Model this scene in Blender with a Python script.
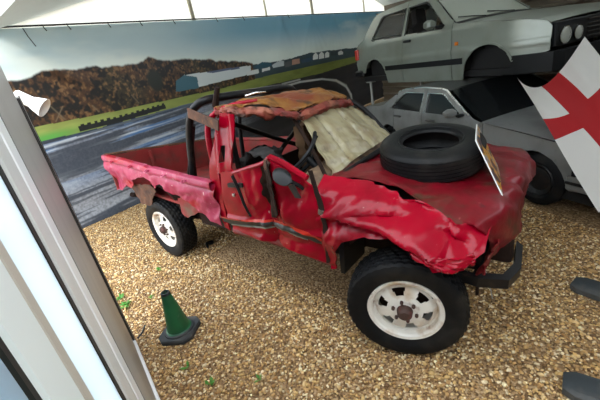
import bpy, math, random
import numpy as np
from math import sin, cos, pi, radians
from mathutils import Vector, Matrix

for o in list(bpy.data.objects):
    bpy.data.objects.remove(o, do_unlink=True)
SC = bpy.context.scene
COL = SC.collection

# ------------------------------------------------------------------ camera
cam_data = bpy.data.cameras.new('camera')
cam_data.sensor_width = 36.0
cam_data.lens = 36.0 * 338.67 / 600.0
cam_data.clip_start = 0.01
cam = bpy.data.objects.new('camera', cam_data)
COL.objects.link(cam)
def aim(yaw, pitch, roll):
    f = Vector((cos(pitch) * cos(yaw), cos(pitch) * sin(yaw), sin(pitch)))
    r0 = f.cross(Vector((0, 0, 1))).normalized()
    u0 = r0.cross(f)
    r = r0 * cos(roll) + u0 * sin(roll)
    u = u0 * cos(roll) - r0 * sin(roll)
    return Matrix((r, u, -f)).transposed()
cam.matrix_world = Matrix.Translation((3.612, -2.356, 1.869)) @ aim(2.3123, -0.3825, -0.1944).to_4x4()
SC.camera = cam

# ------------------------------------------------------------------ world: bright overcast sky
w = bpy.data.worlds.new('sky')
SC.world = w
w.use_nodes = True
bg = w.node_tree.nodes['Background']
bg.inputs[0].default_value = (0.86, 0.93, 1.0, 1)
bg.inputs[1].default_value = 3.6

# ------------------------------------------------------------------ display
SC.view_settings.view_transform = 'Standard'
SC.view_settings.look = 'None'
SC.view_settings.gamma = 1.0
SC.view_settings.use_curve_mapping = False
SC.view_settings.exposure = 0.38

# ================================================================== helpers
random.seed(4)
RNG = np.random.default_rng(4)

def h2(ix, iy, seed):
    n = (ix.astype(np.int64) * 374761393 + iy.astype(np.int64) * 668265263 + seed * 974634777) & 0xFFFFFFFF
    n = ((n ^ (n >> 13)) * 1274126177) & 0xFFFFFFFF
    n = ((n ^ (n >> 16)) * 2246822519) & 0xFFFFFFFF
    return ((n ^ (n >> 15)) & 0xFFFFFF) / float(0x1000000)

def vnoise(x, y, seed=0):
    x = np.asarray(x, float); y = np.asarray(y, float)
    ix = np.floor(x); iy = np.floor(y); fx = x - ix; fy = y - iy
    fx = fx * fx * (3 - 2 * fx); fy = fy * fy * (3 - 2 * fy)
    a = h2(ix, iy, seed); b = h2(ix + 1, iy, seed); c = h2(ix, iy + 1, seed); d = h2(ix + 1, iy + 1, seed)
    return (a * (1 - fx) + b * fx) * (1 - fy) + (c * (1 - fx) + d * fx) * fy

def fbm(x, y, seed=0, n=4):
    s = 0; a = .5; t = 0
    for i in range(n):
        s = s + a * vnoise(np.asarray(x) * 2 ** i, np.asarray(y) * 2 ** i, seed + i * 17); t += a; a *= .5
    return s / t

def facet(x, y, seed=0):
    """piecewise planar noise: sharp folds, like crumpled sheet metal"""
    x = np.asarray(x, float); y = np.asarray(y, float)
    x, y = x + .6 * vnoise(x * .7, y * .7, seed + 5), y + .6 * vnoise(x * .7 + 9, y * .7, seed + 6)
    ix = np.floor(x); iy = np.floor(y); fx = x - ix; fy = y - iy
    a = h2(ix, iy, seed); b = h2(ix + 1, iy, seed); c = h2(ix, iy + 1, seed); d = h2(ix + 1, iy + 1, seed)
    lo = a + (b - a) * fx + (d - b) * fy
    hi = a + (c - a) * fy + (d - c) * fx
    return np.where(fx > fy, lo, hi) - .5

def crumple(x, y, seed=0, k=.65, k2=.34):
    return facet(x, y, seed) + k * facet(x * 2.3 + 4, y * 2.3, seed + 31) + k2 * facet(x * 5.1, y * 5.1 + 3, seed + 77)

def sstep(a, b, x):
    t = np.clip((np.asarray(x, float) - a) / (b - a), 0, 1)
    return t * t * (3 - 2 * t)

def catmull(P, t):
    """P (n,k) ; t in 0..1 array"""
    P = np.asarray(P, float); n = len(P)
    s = np.clip(t, -.05, 1.05) * (n - 1)
    i = np.clip(np.floor(s).astype(int), 0, n - 2); f = (s - i)[..., None]
    p0 = P[np.clip(i - 1, 0, n - 1)]; p1 = P[i]; p2 = P[i + 1]; p3 = P[np.clip(i + 2, 0, n - 1)]
    return .5 * (2 * p1 + (p2 - p0) * f + (2 * p0 - 5 * p1 + 4 * p2 - p3) * f ** 2 + (3 * p1 - p0 - 3 * p2 + p3) * f ** 3)

def patch(ctrl):
    """ctrl[row v][col u] of 3D points -> fn(u,v)"""
    C = np.array(ctrl, float)
    def fn(u, v):
        u = np.asarray(u, float); v = np.asarray(v, float)
        rows = np.stack([catmull(C[r], u) for r in range(len(C))], 0)       # rows, N, 3
        n = len(C); s = np.clip(v, -.05, 1.05) * (n - 1)
        i = np.clip(np.floor(s).astype(int), 0, n - 2); f = (s - i)[..., None]
        k = np.arange(len(u))
        g = lambda j: rows[np.clip(j, 0, n - 1), k]
        p0, p1, p2, p3 = g(i - 1), g(i), g(i + 1), g(i + 2)
        return .5 * (2 * p1 + (p2 - p0) * f + (2 * p0 - 5 * p1 + 4 * p2 - p3) * f ** 2 + (3 * p1 - p0 - 3 * p2 + p3) * f ** 3)
    return fn

def normals(fn, u, v, e=1e-3):
    a = fn(u + e, v) - fn(u - e, v); b = fn(u, v + e) - fn(u, v - e)
    n = np.cross(a, b); l = np.linalg.norm(n, axis=1, keepdims=True); return n / np.maximum(l, 1e-9)

def displaced(fn, amp, fu, fv, seed, k=.65, k2=.34):
    """fn pushed along its normal by crumple noise of the panel coordinates"""
    def g(u, v):
        return fn(u, v) + normals(fn, u, v) * (amp * crumple(np.asarray(u) * fu, np.asarray(v) * fv, seed, k, k2))[:, None]
    return g

class MB:
    def __init__(s):
        s.v = []; s.f = []
    def add(s, vs, fs):
        n = len(s.v); s.v.extend([tuple(map(float, p)) for p in vs]); s.f.extend([tuple(int(i) + n for i in f) for f in fs]); return s
    def box(s, a, b, bev=0.0):
        x0, y0, z0 = a; x1, y1, z1 = b
        x0, x1 = min(x0, x1), max(x0, x1); y0, y1 = min(y0, y1), max(y0, y1); z0, z1 = min(z0, z1), max(z0, z1)
        if bev <= 0:
            vs = [(x, y, z) for z in (z0, z1) for y in (y0, y1) for x in (x0, x1)]
            return s.add(vs, [(0, 2, 3, 1), (4, 5, 7, 6), (0, 1, 5, 4), (2, 6, 7, 3), (0, 4, 6, 2), (1, 3, 7, 5)])
        bv = min(bev, (x1 - x0) / 2.01, (y1 - y0) / 2.01, (z1 - z0) / 2.01)
        rings = []
        for z, i in ((z0, bv), (z0 + bv, 0), (z1 - bv, 0), (z1, bv)):
            X0, X1, Y0, Y1 = x0 + i, x1 - i, y0 + i, y1 - i; c = bv * .9
            rings.append([(X0 + c, Y0, z), (X1 - c, Y0, z), (X1, Y0 + c, z), (X1, Y1 - c, z), (X1 - c, Y1, z), (X0 + c, Y1, z), (X0, Y1 - c, z), (X0, Y0 + c, z)])
        return s.loft(rings, caps=True)
    def loft(s, rings, caps=True, closed=True):
        n = len(rings[0]); vs = [p for r in rings for p in r]; fs = []
        for k in range(len(rings) - 1):
            for i in range(n if closed else n - 1):
                j = (i + 1) % n
                fs.append((k * n + i, k * n + j, (k + 1) * n + j, (k + 1) * n + i))
        if caps:
            fs.append(tuple(range(n - 1, -1, -1))); fs.append(tuple((len(rings) - 1) * n + i for i in range(n)))
        return s.add(vs, fs)
    def hexa(s, p):      # 8 points: bottom 4 then top 4
        return s.add(p, [(3, 2, 1, 0), (4, 5, 6, 7), (0, 1, 5, 4), (1, 2, 6, 5), (2, 3, 7, 6), (3, 0, 4, 7)])
    def tube(s, path, r, seg=10, smooth=0, caps=True):
        P = [Vector(p) for p in path]
        rr = list(r) if hasattr(r, '__len__') else [r] * len(P)
        if smooth:
            A = np.array([tuple(p) for p in P]); n = (len(P) - 1) * smooth + 1
            t = np.linspace(0, 1, n)
            rr = list(np.interp(t, np.linspace(0, 1, len(P)), rr))
            P = [Vector(p) for p in catmull(A, t)]
        rings = []; up = None
        for i, p in enumerate(P):
            d = (P[min(i + 1, len(P) - 1)] - P[max(i - 1, 0)]).normalized()
            if up is None:
                up = Vector((0, 0, 1)) if abs(d.z) < .9 else Vector((1, 0, 0))
            a = d.cross(up).normalized(); b = a.cross(d); up = b
            rings.append([p + (a * cos(2 * pi * k / seg) + b * sin(2 * pi * k / seg)) * rr[i] for k in range(seg)])
        return s.loft(rings, caps=caps)
    def lathe(s, prof, seg=32, M=None, close=False, wob=None):
        """prof (r, h) pairs around local z; M matrix"""
        M = M or Matrix(); rings = []
        for (r, h) in prof:
            rings.append([M @ Vector((r * cos(2 * pi * k / seg), r * sin(2 * pi * k / seg), h)) for k in range(seg)])
        if close: rings.append(rings[0])
        return s.loft(rings, caps=not close)
    def prism(s, poly, d, M=None):
        """poly (x,y) extruded along local z by d"""
        M = M or Matrix()
        return s.loft([[M @ Vector((x, y, 0)) for x, y in poly], [M @ Vector((x, y, d)) for x, y in poly]])
    def build(s, name, mat, parent=None, smooth=40, world=False):
        return mesh_obj(name, s.v, s.f, mat, parent, smooth, world)

def mesh_obj(name, v, f, mat, parent=None, smooth=40, world=False):
    me = bpy.data.meshes.new(name)
    me.from_pydata([tuple(p) for p in v], [], f)
    return finish(name, me, mat, parent, smooth, world)

def finish(name, me, mat, parent=None, smooth=40, world=False):
    me.update()
    if smooth:
        me.polygons.foreach_set('use_smooth', [True] * len(me.polygons))
        me.set_sharp_from_angle(angle=radians(smooth))
    me.materials.append(M[mat] if isinstance(mat, str) else mat)
    o = bpy.data.objects.new(name, me)
    COL.objects.link(o)
    if parent is not None:
        o.parent = parent
        if world:
            p = parent; off = Vector((0, 0, 0))
            while p is not None:
                off += p.location; p = p.parent
            me.transform(Matrix.Translation(-off))
    return o

def inside(px, py, poly):
    r = np.zeros(px.shape, bool); n = len(poly)
    for i in range(n):
        x0, y0 = poly[i]; x1, y1 = poly[(i + 1) % n]
        if y0 == y1: continue
        c = ((y0 > py) != (y1 > py)) & (px < (x1 - x0) * (py - y0) / (y1 - y0) + x0)
        r ^= c
    return r

def panel_geo(outline, fn, res, holes=(), th=.004, clip=None, snap=True):
    """sheet over the area of a polygon in panel coordinates, with holes, real thickness and clean edges"""
    ru, rv = (res if hasattr(res, '__len__') else (res, res))
    A = np.array(outline, float)
    u0, v0 = A.min(0); u1, v1 = A.max(0)
    if clip: u0 = max(u0, clip[0]); u1 = min(u1, clip[1])
    nu = max(2, int(round((u1 - u0) / ru))); nv = max(2, int(round((v1 - v0) / rv)))
    us = np.linspace(u0, u1, nu + 1); vs = np.linspace(v0, v1, nv + 1)
    CU, CV = np.meshgrid((us[1:] + us[:-1]) / 2, (vs[1:] + vs[:-1]) / 2, indexing='ij')
    keep = inside(CU, CV, outline)
    for h in holes: keep &= ~inside(CU, CV, h)
    GU, GV = np.meshgrid(us, vs, indexing='ij')
    GU = GU.copy(); GV = GV.copy()
    cnt = np.zeros((nu + 1, nv + 1), int)
    for a in (0, 1):
        for b in (0, 1): cnt[a:nu + a, b:nv + b] += keep
    bd = (cnt > 0) & (cnt < 4)
    if snap and bd.any():
        bu = GU[bd]; bv = GV[bd]; best = np.full(bu.shape, 1e9); su = bu.copy(); sv = bv.copy()
        polys = [list(outline)] + [list(h) for h in holes]
        segs = [(p[i], p[(i + 1) % len(p)]) for p in polys for i in range(len(p))]
        if clip: segs += [((clip[0], -99), (clip[0], 99)), ((clip[1], -99), (clip[1], 99))]
        for (a, b) in segs:
            dx, dy = b[0] - a[0], b[1] - a[1]; L = dx * dx + dy * dy
            if L < 1e-12: continue
            t = np.clip(((bu - a[0]) * dx + (bv - a[1]) * dy) / L, 0, 1)
            qx = a[0] + t * dx; qy = a[1] + t * dy
            d = ((qx - bu) / ru) ** 2 + ((qy - bv) / rv) ** 2
            m = d < best; best[m] = d[m]; su[m] = qx[m]; sv[m] = qy[m]
        ok = best < 1.3 ** 2
        bu[ok] = su[ok]; bv[ok] = sv[ok]; GU[bd] = bu; GV[bd] = bv
    used = cnt > 0
    idx = -np.ones(used.shape, int); idx[used] = np.arange(used.sum())
    pu = GU[used]; pv = GV[used]
    P = fn(pu, pv); Nn = normals(fn, pu, pv)
    n = len(P)
    V = np.concatenate([P + Nn * th / 2, P - Nn * th / 2])
    ii, jj = np.nonzero(keep)
    q = np.stack([idx[ii, jj], idx[ii + 1, jj], idx[ii + 1, jj + 1], idx[ii, jj + 1]], 1)
    F = [q, q[:, ::-1] + n]
    kp = np.pad(keep, 1)
    for (di, dj, a, b) in ((-1, 0, (0, 1), (0, 0)), (1, 0, (1, 0), (1, 1)), (0, -1, (0, 0), (1, 0)), (0, 1, (1, 1), (0, 1))):
        e = keep & ~kp[1 + di:1 + di + nu, 1 + dj:1 + dj + nv]
        i, j = np.nonzero(e)
        A_ = idx[i + a[0], j + a[1]]; B_ = idx[i + b[0], j + b[1]]
        F.append(np.stack([B_, A_, A_ + n, B_ + n], 1))
    return V, np.concatenate(F), (pu, pv)

def panel(name, outline, fn, res, mat, parent=None, holes=(), th=.004, clip=None, smooth=50, world=False, snap=True):
    V, F, _ = panel_geo(outline, fn, res, holes, th, clip, snap)
    me = bpy.data.meshes.new(name)
    me.from_pydata(V.tolist(), [], F.tolist())
    return finish(name, me, mat, parent, smooth, world)

def rag(poly, step, amp, seed):
    """roughen an outline: torn metal"""
    out = []; n = len(poly); r = np.random.default_rng(seed)
    for i in range(n):
        a = np.array(poly[i], float); b = np.array(poly[(i + 1) % n], float); L = np.linalg.norm(b - a)
        k = max(1, int(L / step)); nn = np.array([-(b - a)[1], (b - a)[0]]) / max(L, 1e-6)
        for j in range(k):
            p = a + (b - a) * j / k
            if j: p = p + nn * r.normal(0, amp)
            out.append((float(p[0]), float(p[1])))
    return out

SQ = [(0, 0), (1, 0), (1, 1), (0, 1)]

def tag(o, label=None, cat=None, group=None, kind=None):
    if label: o['label'] = label
    if cat: o['category'] = cat
    if group: o['group'] = group
    if kind: o['kind'] = kind
    return o

def empty(name, loc, rz=0.0, label=None, cat=None, group=None, kind=None):
    o = bpy.data.objects.new(name, None); COL.objects.link(o)
    o.empty_display_size = .1
    o.location = loc; o.rotation_euler = (0, 0, rz)
    return tag(o, label, cat, group, kind)

def copy_tree(o, parent=None):
    c = o.copy(); COL.objects.link(c)
    if parent is not None: c.parent = parent
    for ch in list(o.children): copy_tree(ch, c)
    return c

def rect(px0, px1, py0, py1): return [(px0, py0), (px1, py0), (px1, py1), (px0, py1)]

# ================================================================== materials
M = {}
def mat(name, col, rough=.5, metal=0.0, coat=0.0, layers=(), bump=None, spec=.5, trans=None, rough2=None):
    """layers: (colour, noise scale, low, high, detail[, stretch xyz]) mixed over the base colour; bump: (scale, strength, distance)"""
    m = bpy.data.materials.new(name); m.use_nodes = True; M[name] = m
    nt = m.node_tree; N = nt.nodes; L = nt.links
    b = N['Principled BSDF']
    b.inputs['Roughness'].default_value = rough; b.inputs['Metallic'].default_value = metal
    b.inputs['Coat Weight'].default_value = coat; b.inputs['Coat Roughness'].default_value = .12
    b.inputs['Specular IOR Level'].default_value = spec
    tc = N.new('ShaderNodeTexCoord'); src = tc.outputs['Object']
    prev = None
    def noise(scale, detail, st=None, off=0.0):
        mp = N.new('ShaderNodeMapping'); L.new(src, mp.inputs[0])
        if st: mp.inputs['Scale'].default_value = st
        mp.inputs['Location'].default_value = (off, off * .7, -off)
        n = N.new('ShaderNodeTexNoise'); n.inputs['Scale'].default_value = scale; n.inputs['Detail'].default_value = detail
        L.new(mp.outputs[0], n.inputs['Vector']); return n.outputs['Fac']
    b.inputs['Base Color'].default_value = (*col, 1)
    for k, ly in enumerate(layers):
        c, sc, lo, hi, det = ly[:5]; st = ly[5] if len(ly) > 5 else None
        r = N.new('ShaderNodeMapRange'); r.inputs['From Min'].default_value = lo; r.inputs['From Max'].default_value = hi
        L.new(noise(sc, det, st, 3.1 * k), r.inputs['Value'])
        mx = N.new('ShaderNodeMix'); mx.data_type = 'RGBA'
        L.new(r.outputs[0], mx.inputs['Factor'])
        if prev is None: mx.inputs[6].default_value = (*col, 1)
        else: L.new(prev, mx.inputs[6])
        mx.inputs[7].default_value = (*c, 1); prev = mx.outputs[2]
        if rough2 is not None and k == 0:
            rr = N.new('ShaderNodeMapRange'); L.new(r.outputs[0], rr.inputs['Value'])
            rr.inputs['To Min'].default_value = rough; rr.inputs['To Max'].default_value = rough2
            L.new(rr.outputs[0], b.inputs['Roughness'])
    if prev is not None: L.new(prev, b.inputs['Base Color'])
    if bump:
        bp = N.new('ShaderNodeBump'); bp.inputs['Strength'].default_value = bump[1]; bp.inputs['Distance'].default_value = bump[2]
        L.new(noise(bump[0], 5), bp.inputs['Height']); L.new(bp.outputs[0], b.inputs['Normal'])
    if trans is not None:
        t = N.new('ShaderNodeBsdfTranslucent'); t.inputs[0].default_value = (*trans[1], 1)
        ms = N.new('ShaderNodeMixShader'); ms.inputs[0].default_value = trans[0]
        L.new(b.outputs[0], ms.inputs[1]); L.new(t.outputs[0], ms.inputs[2])
        L.new(ms.outputs[0], N['Material Output'].inputs[0])
    return m

DIRT = (.11, .055, .03)
mat('red', (.34, .001, .015), .22, coat=.12, spec=.22, layers=[((.20, .002, .010), 3, .45, .75, 4), (DIRT, 7, .66, .80, 9), ((.55, .30, .28), 28, .70, .78, 6)], bump=(40, .05, .006), rough2=.28)
mat('pink', (.33, .026, .075), .36, coat=.08, spec=.25, layers=[((.30, .004, .016), 2.2, .50, .60, 3, (1, 1, 2)), ((.55, .14, .22), 9, .58, .75, 6), (DIRT, 6, .62, .78, 8), ((.7, .55, .5), 30, .70, .78, 4)], bump=(25, .15, .01))
mat('hood_red', (.19, .002, .010), .34, coat=.08, spec=.25, layers=[((.12, .010, .010), 4, .42, .66, 5), ((.085, .036, .02), 5, .55, .68, 9), ((.34, .10, .09), 26, .68, .78, 7), ((.03, .02, .015), 8, .66, .78, 8)], bump=(22, .25, .012), rough2=.65)
mat('red_dark', (.20, .006, .008), .6, layers=[(DIRT, 6, .45, .7, 7)], bump=(20, .2, .01))
mat('bed_inner', (.22, .016, .014), .65, layers=[((.10, .03, .02), 5, .45, .7, 7)], bump=(20, .2, .01))
mat('rust', (.11, .045, .022), .85, layers=[((.05, .022, .014), 9, .4, .65, 8), ((.22, .09, .03), 22, .6, .8, 6)], bump=(40, .4, .01))
mat('rust_and_shade', (.028, .015, .010), .85, spec=.15, layers=[((.02, .012, .01), 9, .4, .65, 8)], bump=(40, .4, .01))  # dark rust, also standing in for shade inside cab and bed
mat('roof_red', (.24, .03, .022), .6, layers=[((.34, .11, .06), 6, .45, .65, 6), ((.07, .03, .018), 9, .52, .7, 8)], bump=(22, .4, .012))
mat('roof_ochre', (.30, .125, .022), .55, layers=[((.22, .05, .02), 3.5, .50, .62, 6), ((.07, .03, .014), 7, .54, .68, 8), ((.42, .20, .05), 11, .62, .78, 5)], bump=(16, .4, .02))
mat('black_metal', (.008, .008, .009), .4, spec=.3, layers=[((.045, .028, .02), 8, .55, .75, 7)])
mat('black_plastic', (.007, .008, .009), .45, spec=.3)
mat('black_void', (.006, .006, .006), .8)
mat('dark_trim', (.02, .018, .016), .6, layers=[((.06, .05, .04), 6, .5, .8, 5)])
mat('rubber', (.006, .0065, .0075), .6, spec=.18, layers=[((.030, .027, .022), 5, .52, .8, 8)], bump=(60, .25, .004))
mat('rubber_dusty', (.0065, .007, .0075), .5, spec=.22, layers=[((.04, .036, .03), 4, .55, .8, 9)], bump=(50, .3, .005))
mat('rim_white', (.80, .77, .70), .45, layers=[((.50, .36, .22), 7, .54, .72, 8), ((.22, .08, .025), 10, .60, .72, 9)], bump=(30, .1, .005))
mat('hub_brown', (.06, .030, .022), .7, layers=[((.16, .03, .03), 20, .55, .7, 4)])
mat('steel', (.42, .41, .38), .45, metal=.6)
mat('screen_sheet', (.44, .385, .23), .30, layers=[((.27, .20, .10), 3, .45, .66, 6, (1, 3, 1)), ((.14, .10, .05), 7, .58, .74, 8), ((.60, .58, .44), 5, .62, .8, 4)], bump=(14, .25, .01))
mat('seat_brown', (.20, .11, .05), .85, layers=[((.06, .03, .018), 6, .4, .7, 5)], bump=(60, .3, .005))
mat('seat_black', (.03, .028, .027), .85, layers=[((.07, .06, .055), 6, .5, .8, 5)], bump=(50, .3, .006))
mat('dash_tan', (.30, .20, .12), .65, layers=[((.10, .06, .04), 7, .45, .65, 6)], bump=(20, .2, .01))
mat('stripe_black', (.02, .024, .025), .45, layers=[((.10, .10, .09), 12, .55, .75, 6)])
mat('stripe_grey', (.22, .25, .23), .45, layers=[((.07, .06, .05), 12, .5, .75, 6)])
mat('stripe_orange', (.50, .022, .008), .4)
mat('lamp_violet', (.22, .20, .34), .25, coat=.4)
mat('white_plastic', (.80, .81, .78), .4)
mat('silver_green', (.25, .28, .24), .30, metal=.3, coat=.3, layers=[((.21, .23, .19), 2.2, .45, .7, 4), ((.20, .18, .13), 6, .64, .85, 8)])
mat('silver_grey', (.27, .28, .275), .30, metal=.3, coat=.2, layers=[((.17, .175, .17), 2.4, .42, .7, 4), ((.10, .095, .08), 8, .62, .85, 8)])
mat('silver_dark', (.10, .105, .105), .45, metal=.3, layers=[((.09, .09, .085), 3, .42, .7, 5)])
mat('chrome', (.7, .7, .68), .2, metal=1)
mat('amber', (.75, .20, .02), .25)
mat('lamp_red', (.45, .03, .02), .25)
mat('cone_green', (.010, .13, .045), .45, layers=[((.006, .06, .03), 6, .45, .7, 5), ((.12, .18, .12), 16, .66, .8, 6)], bump=(30, .15, .005))
mat('cone_base', (.028, .034, .038), .75, layers=[((.085, .08, .07), 7, .5, .75, 7)], bump=(60, .3, .004))
mat('block_rubber', (.035, .042, .045), .7, layers=[((.09, .085, .075), 6, .5, .75, 7)], bump=(40, .3, .005))
mat('leaf', (.09, .30, .05), .6, layers=[((.20, .42, .09), 20, .4, .7, 3)], trans=(.3, (.2, .5, .1)))
mat('frame_grey', (.72, .73, .69), .4, metal=.1, layers=[((.6, .6, .56), 3, .5, .8, 4)])
mat('frame_green', (.78, .84, .80), .4)
mat('frame_mid', (.40, .39, .355), .4, layers=[((.30, .29, .26), 2.5, .45, .75, 4, (1, 1, .3))])
mat('frame_tan', (.50, .46, .38), .5)
mat('frame_white', (.88, .89, .88), .35)
mat('post_alu', (.50, .49, .45), .35, metal=.1, layers=[((.38, .37, .34), 2.5, .45, .75, 4, (1, 1, .3))])
mat('pane_white', (.78, .86, .92), .25, trans=(.55, (.85, .95, 1.0)), spec=.5)
mat('pane_blue', (.40, .52, .60), .15, trans=(.4, (.45, .6, .7)))
mat('gasket', (.008, .012, .010), .6)
mat('tent_white', (.86, .87, .84), .7, trans=(.62, (.98, .97, .92)))
mat('tent_roof', (.58, .60, .57), .75, trans=(.26, (.80, .82, .78)), layers=[((.5, .52, .49), 1.2, .4, .7, 4)])
mat('strut', (.46, .42, .31), .5)
mat('cladding', (.155, .125, .09), .5, metal=.2, layers=[((.08, .06, .04), 2.5, .45, .7, 6, (.3, .3, 2)), ((.25, .21, .16), 5, .62, .8, 5)])
mat('light_block', (.15, .125, .095), .8, layers=[((.11, .09, .065), 1.5, .4, .7, 4)])  # surface of the added light-blocking walls
mat('galv', (.36, .37, .35), .45, metal=.4)
mat('sign_white', (.8, .8, .78), .4)

# ================================================================== setting
# ---- ground
def floor_material():
    m = bpy.data.materials.new('gravel_bed'); m.use_nodes = True; M['gravel_bed'] = m
    nt = m.node_tree; N = nt.nodes; L = nt.links; b = N['Principled BSDF']
    tc = N.new('ShaderNodeTexCoord')
    vo = N.new('ShaderNodeTexVoronoi'); vo.inputs['Scale'].default_value = 70
    L.new(tc.outputs['Object'], vo.inputs['Vector'])
    r = N.new('ShaderNodeValToRGB'); L.new(vo.outputs['Color'], r.inputs[0])
    e = r.color_ramp.elements
    e[0].color = (.10, .055, .022, 1); e[1].color = (.62, .46, .27, 1)
    for p, c in ((.35, (.24, .135, .055, 1)), (.65, (.42, .26, .12, 1))):
        k = e.new(p); k.color = c
    L.new(r.outputs[0], b.inputs['Base Color'])
    bp = N.new('ShaderNodeBump'); bp.invert = True; bp.inputs['Strength'].default_value = 1; bp.inputs['Distance'].default_value = .012
    L.new(vo.outputs['Distance'], bp.inputs['Height']); L.new(bp.outputs[0], b.inputs['Normal'])
    b.inputs['Roughness'].default_value = .8
floor_material()
tag(mesh_obj('floor', [(-14, -14, -.008), (16, -14, -.008), (16, 16, -.008), (-14, 16, -.008)], [(0, 1, 2, 3)], 'gravel_bed', smooth=0), kind='structure')

def gravel():
    m = bpy.data.materials.new('pebbles'); m.use_nodes = True; M['pebbles'] = m
    b = m.node_tree.nodes['Principled BSDF']; b.inputs['Roughness'].default_value = .55
    a = m.node_tree.nodes.new('ShaderNodeAttribute'); a.attribute_name = 'stone'
    m.node_tree.links.new(a.outputs['Color'], b.inputs['Base Color'])
    import bmesh
    bm = bmesh.new(); bmesh.ops.create_icosphere(bm, subdivisions=1, radius=1)
    bm.verts.ensure_lookup_table(); bv = np.array([tuple(v.co) for v in bm.verts]); bf = np.array([[v.index for v in f.verts] for f in bm.faces]); bm.free()
    R = np.random.default_rng(11)
    # dense near the visitors' side, thinner towards the back
    n1 = 92000
    X = R.uniform(-2.7, 4.3, n1); Y = R.uniform(-2.1, 2.1, n1)
    d = np.hypot(X - 3.6, Y + 2.35)
    cx, cy = X - 3.6, Y + 2.35
    keep = (R.uniform(0, 1, n1) < np.clip(1.5 - d * .12, .55, 1)) & (Y > -1.73 - .26 * (X - .91) + np.where(X > .88, .012, -.3)) \
        & ~((np.abs(Y) < .55) & (X > .4) & (X < 2.6)) & (Y < 1.2 + .65 * (3.9 - X))
    X = X[keep]; Y = Y[keep]; n = len(X)
    s = R.lognormal(0, .28, n) * .0083
    sx = s * R.uniform(.8, 1.35, n); sy = s * R.uniform(.7, 1.1, n); sz = s * R.uniform(.5, .8, n)
    B = bv[None] * (1 + R.uniform(-.18, .18, (n, len(bv)))[..., None])
    B = B * np.stack([sx, sy, sz], 1)[:, None]
    t = R.normal(0, .45, n); a_ = R.uniform(0, 2 * pi, n)
    c, sn = np.cos(t)[:, None], np.sin(t)[:, None]
    x, y, z = B[..., 0], B[..., 1], B[..., 2]
    y, z = y * c - z * sn, y * sn + z * c
    c, sn = np.cos(a_)[:, None], np.sin(a_)[:, None]
    x, y = x * c - y * sn, x * sn + y * c
    V = np.stack([x + X[:, None], y + Y[:, None], z + (R.uniform(-.004, .004, n))[:, None]], -1).reshape(-1, 3)
    k = len(bv); F = (bf[None] + (np.arange(n) * k)[:, None, None]).reshape(-1, 3)
    pal = np.array([(.66, .45, .21), (.48, .275, .10), (.32, .16, .05), (.82, .66, .42), (.15, .07, .024), (.58, .36, .13), (.74, .60, .40), (.40, .22, .08), (.24, .13, .06)])
    ci = R.choice(len(pal), n, p=[.17, .17, .13, .12, .08, .14, .07, .08, .04])
    C = pal[ci] * R.uniform(.75, 1.2, (n, 1)) * np.array((1.10, 1.08, .98))
    C = np.minimum(C, .95) ** .88
    big = fbm(X * 1.1, Y * 1.1, 8, 3)
    C = C * (.86 + .28 * big)[:, None]
    me = bpy.data.meshes.new('gravel')
    me.vertices.add(len(V)); me.vertices.foreach_set('co', V.ravel())
    me.loops.add(F.size); me.loops.foreach_set('vertex_index', F.ravel().astype(np.int32))
    me.polygons.add(len(F)); me.polygons.foreach_set('loop_start', (np.arange(len(F)) * 3).astype(np.int32))
    at = me.color_attributes.new('stone', 'FLOAT_COLOR', 'POINT')
    at.data.foreach_set('color', np.concatenate([np.repeat(C, k, 0), np.ones((n * k, 1))], 1).ravel().astype(np.float32))
    me.update(calc_edges=True); me.validate()
    o = finish('gravel', me, 'pebbles', smooth=0)
    tag(o, 'golden brown pea gravel covering the display ground', 'gravel', kind='stuff')
gravel()

# ---- tent: roof, gable end wall, clad wall
def roof_z(y): return 3.0 + .276 * (y + .77)
def sheet(name, pts, mt, parent=None, th=.01):
    a, b, c, d = [np.array(p, float) for p in pts]
    n = np.cross(b - a, d - a); n = n / np.linalg.norm(n) * th
    return MB().hexa([a, b, c, d, a + n, b + n, c + n, d + n]).build(name, mt, parent, smooth=0)
roof = sheet('ceiling', [(-2.8, -.95, roof_z(-.95)), (6.2, -.95, roof_z(-.95)), (6.2, 5.6, roof_z(5.6)), (-2.8, 5.6, roof_z(5.6))], 'tent_roof')
tag(roof, kind='structure')
sheet('roof_slope', [(-2.8, 5.6, roof_z(5.6)), (6.2, 5.6, roof_z(5.6)), (6.2, 13.8, roof_z(-2.6)), (-2.8, 13.8, roof_z(-2.6))], 'tent_roof', roof)
# unseen wall out of view, added to block sky light from the right
tag(sheet('light_block_end', [(6.2, -2.7, 0), (6.2, 13.8, 0), (6.2, 13.8, 3.3), (6.2, -2.7, 3.15)], 'light_block', th=.05), kind='structure')
# gable end wall above and behind the backdrop
gw = empty('wall_rear', (-2.72, 5.6, 0), kind='structure')
gv = [(-2.6 - 5.6, 0.0), (13.8 - 5.6, 0.0), (13.8 - 5.6, roof_z(-2.6)), (0, roof_z(5.6)), (-2.6 - 5.6, roof_z(-2.6))]
MB().loft([[(x, y, z) for y, z in gv] for x in (-.01, .01)]).build('gable_sheet', 'tent_white', gw, smooth=0)
for y, wd in [(2.45, .075), (4.62, .035), (6.55, .085), (9.6, .05)]:
    MB().box((.015, y - 5.6 - wd / 2, 2.9), (.06, y - 5.6 + wd / 2, roof_z(y if y < 5.6 else 11.2 - y) - .02), .006).build('strut', 'strut', gw)
MB().tube([(.09, -1.6 - 5.6, 3.015), (.09, 5.4, 3.0)], .014, 8).build('hanging_rail', 'dark_trim', gw)

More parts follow.
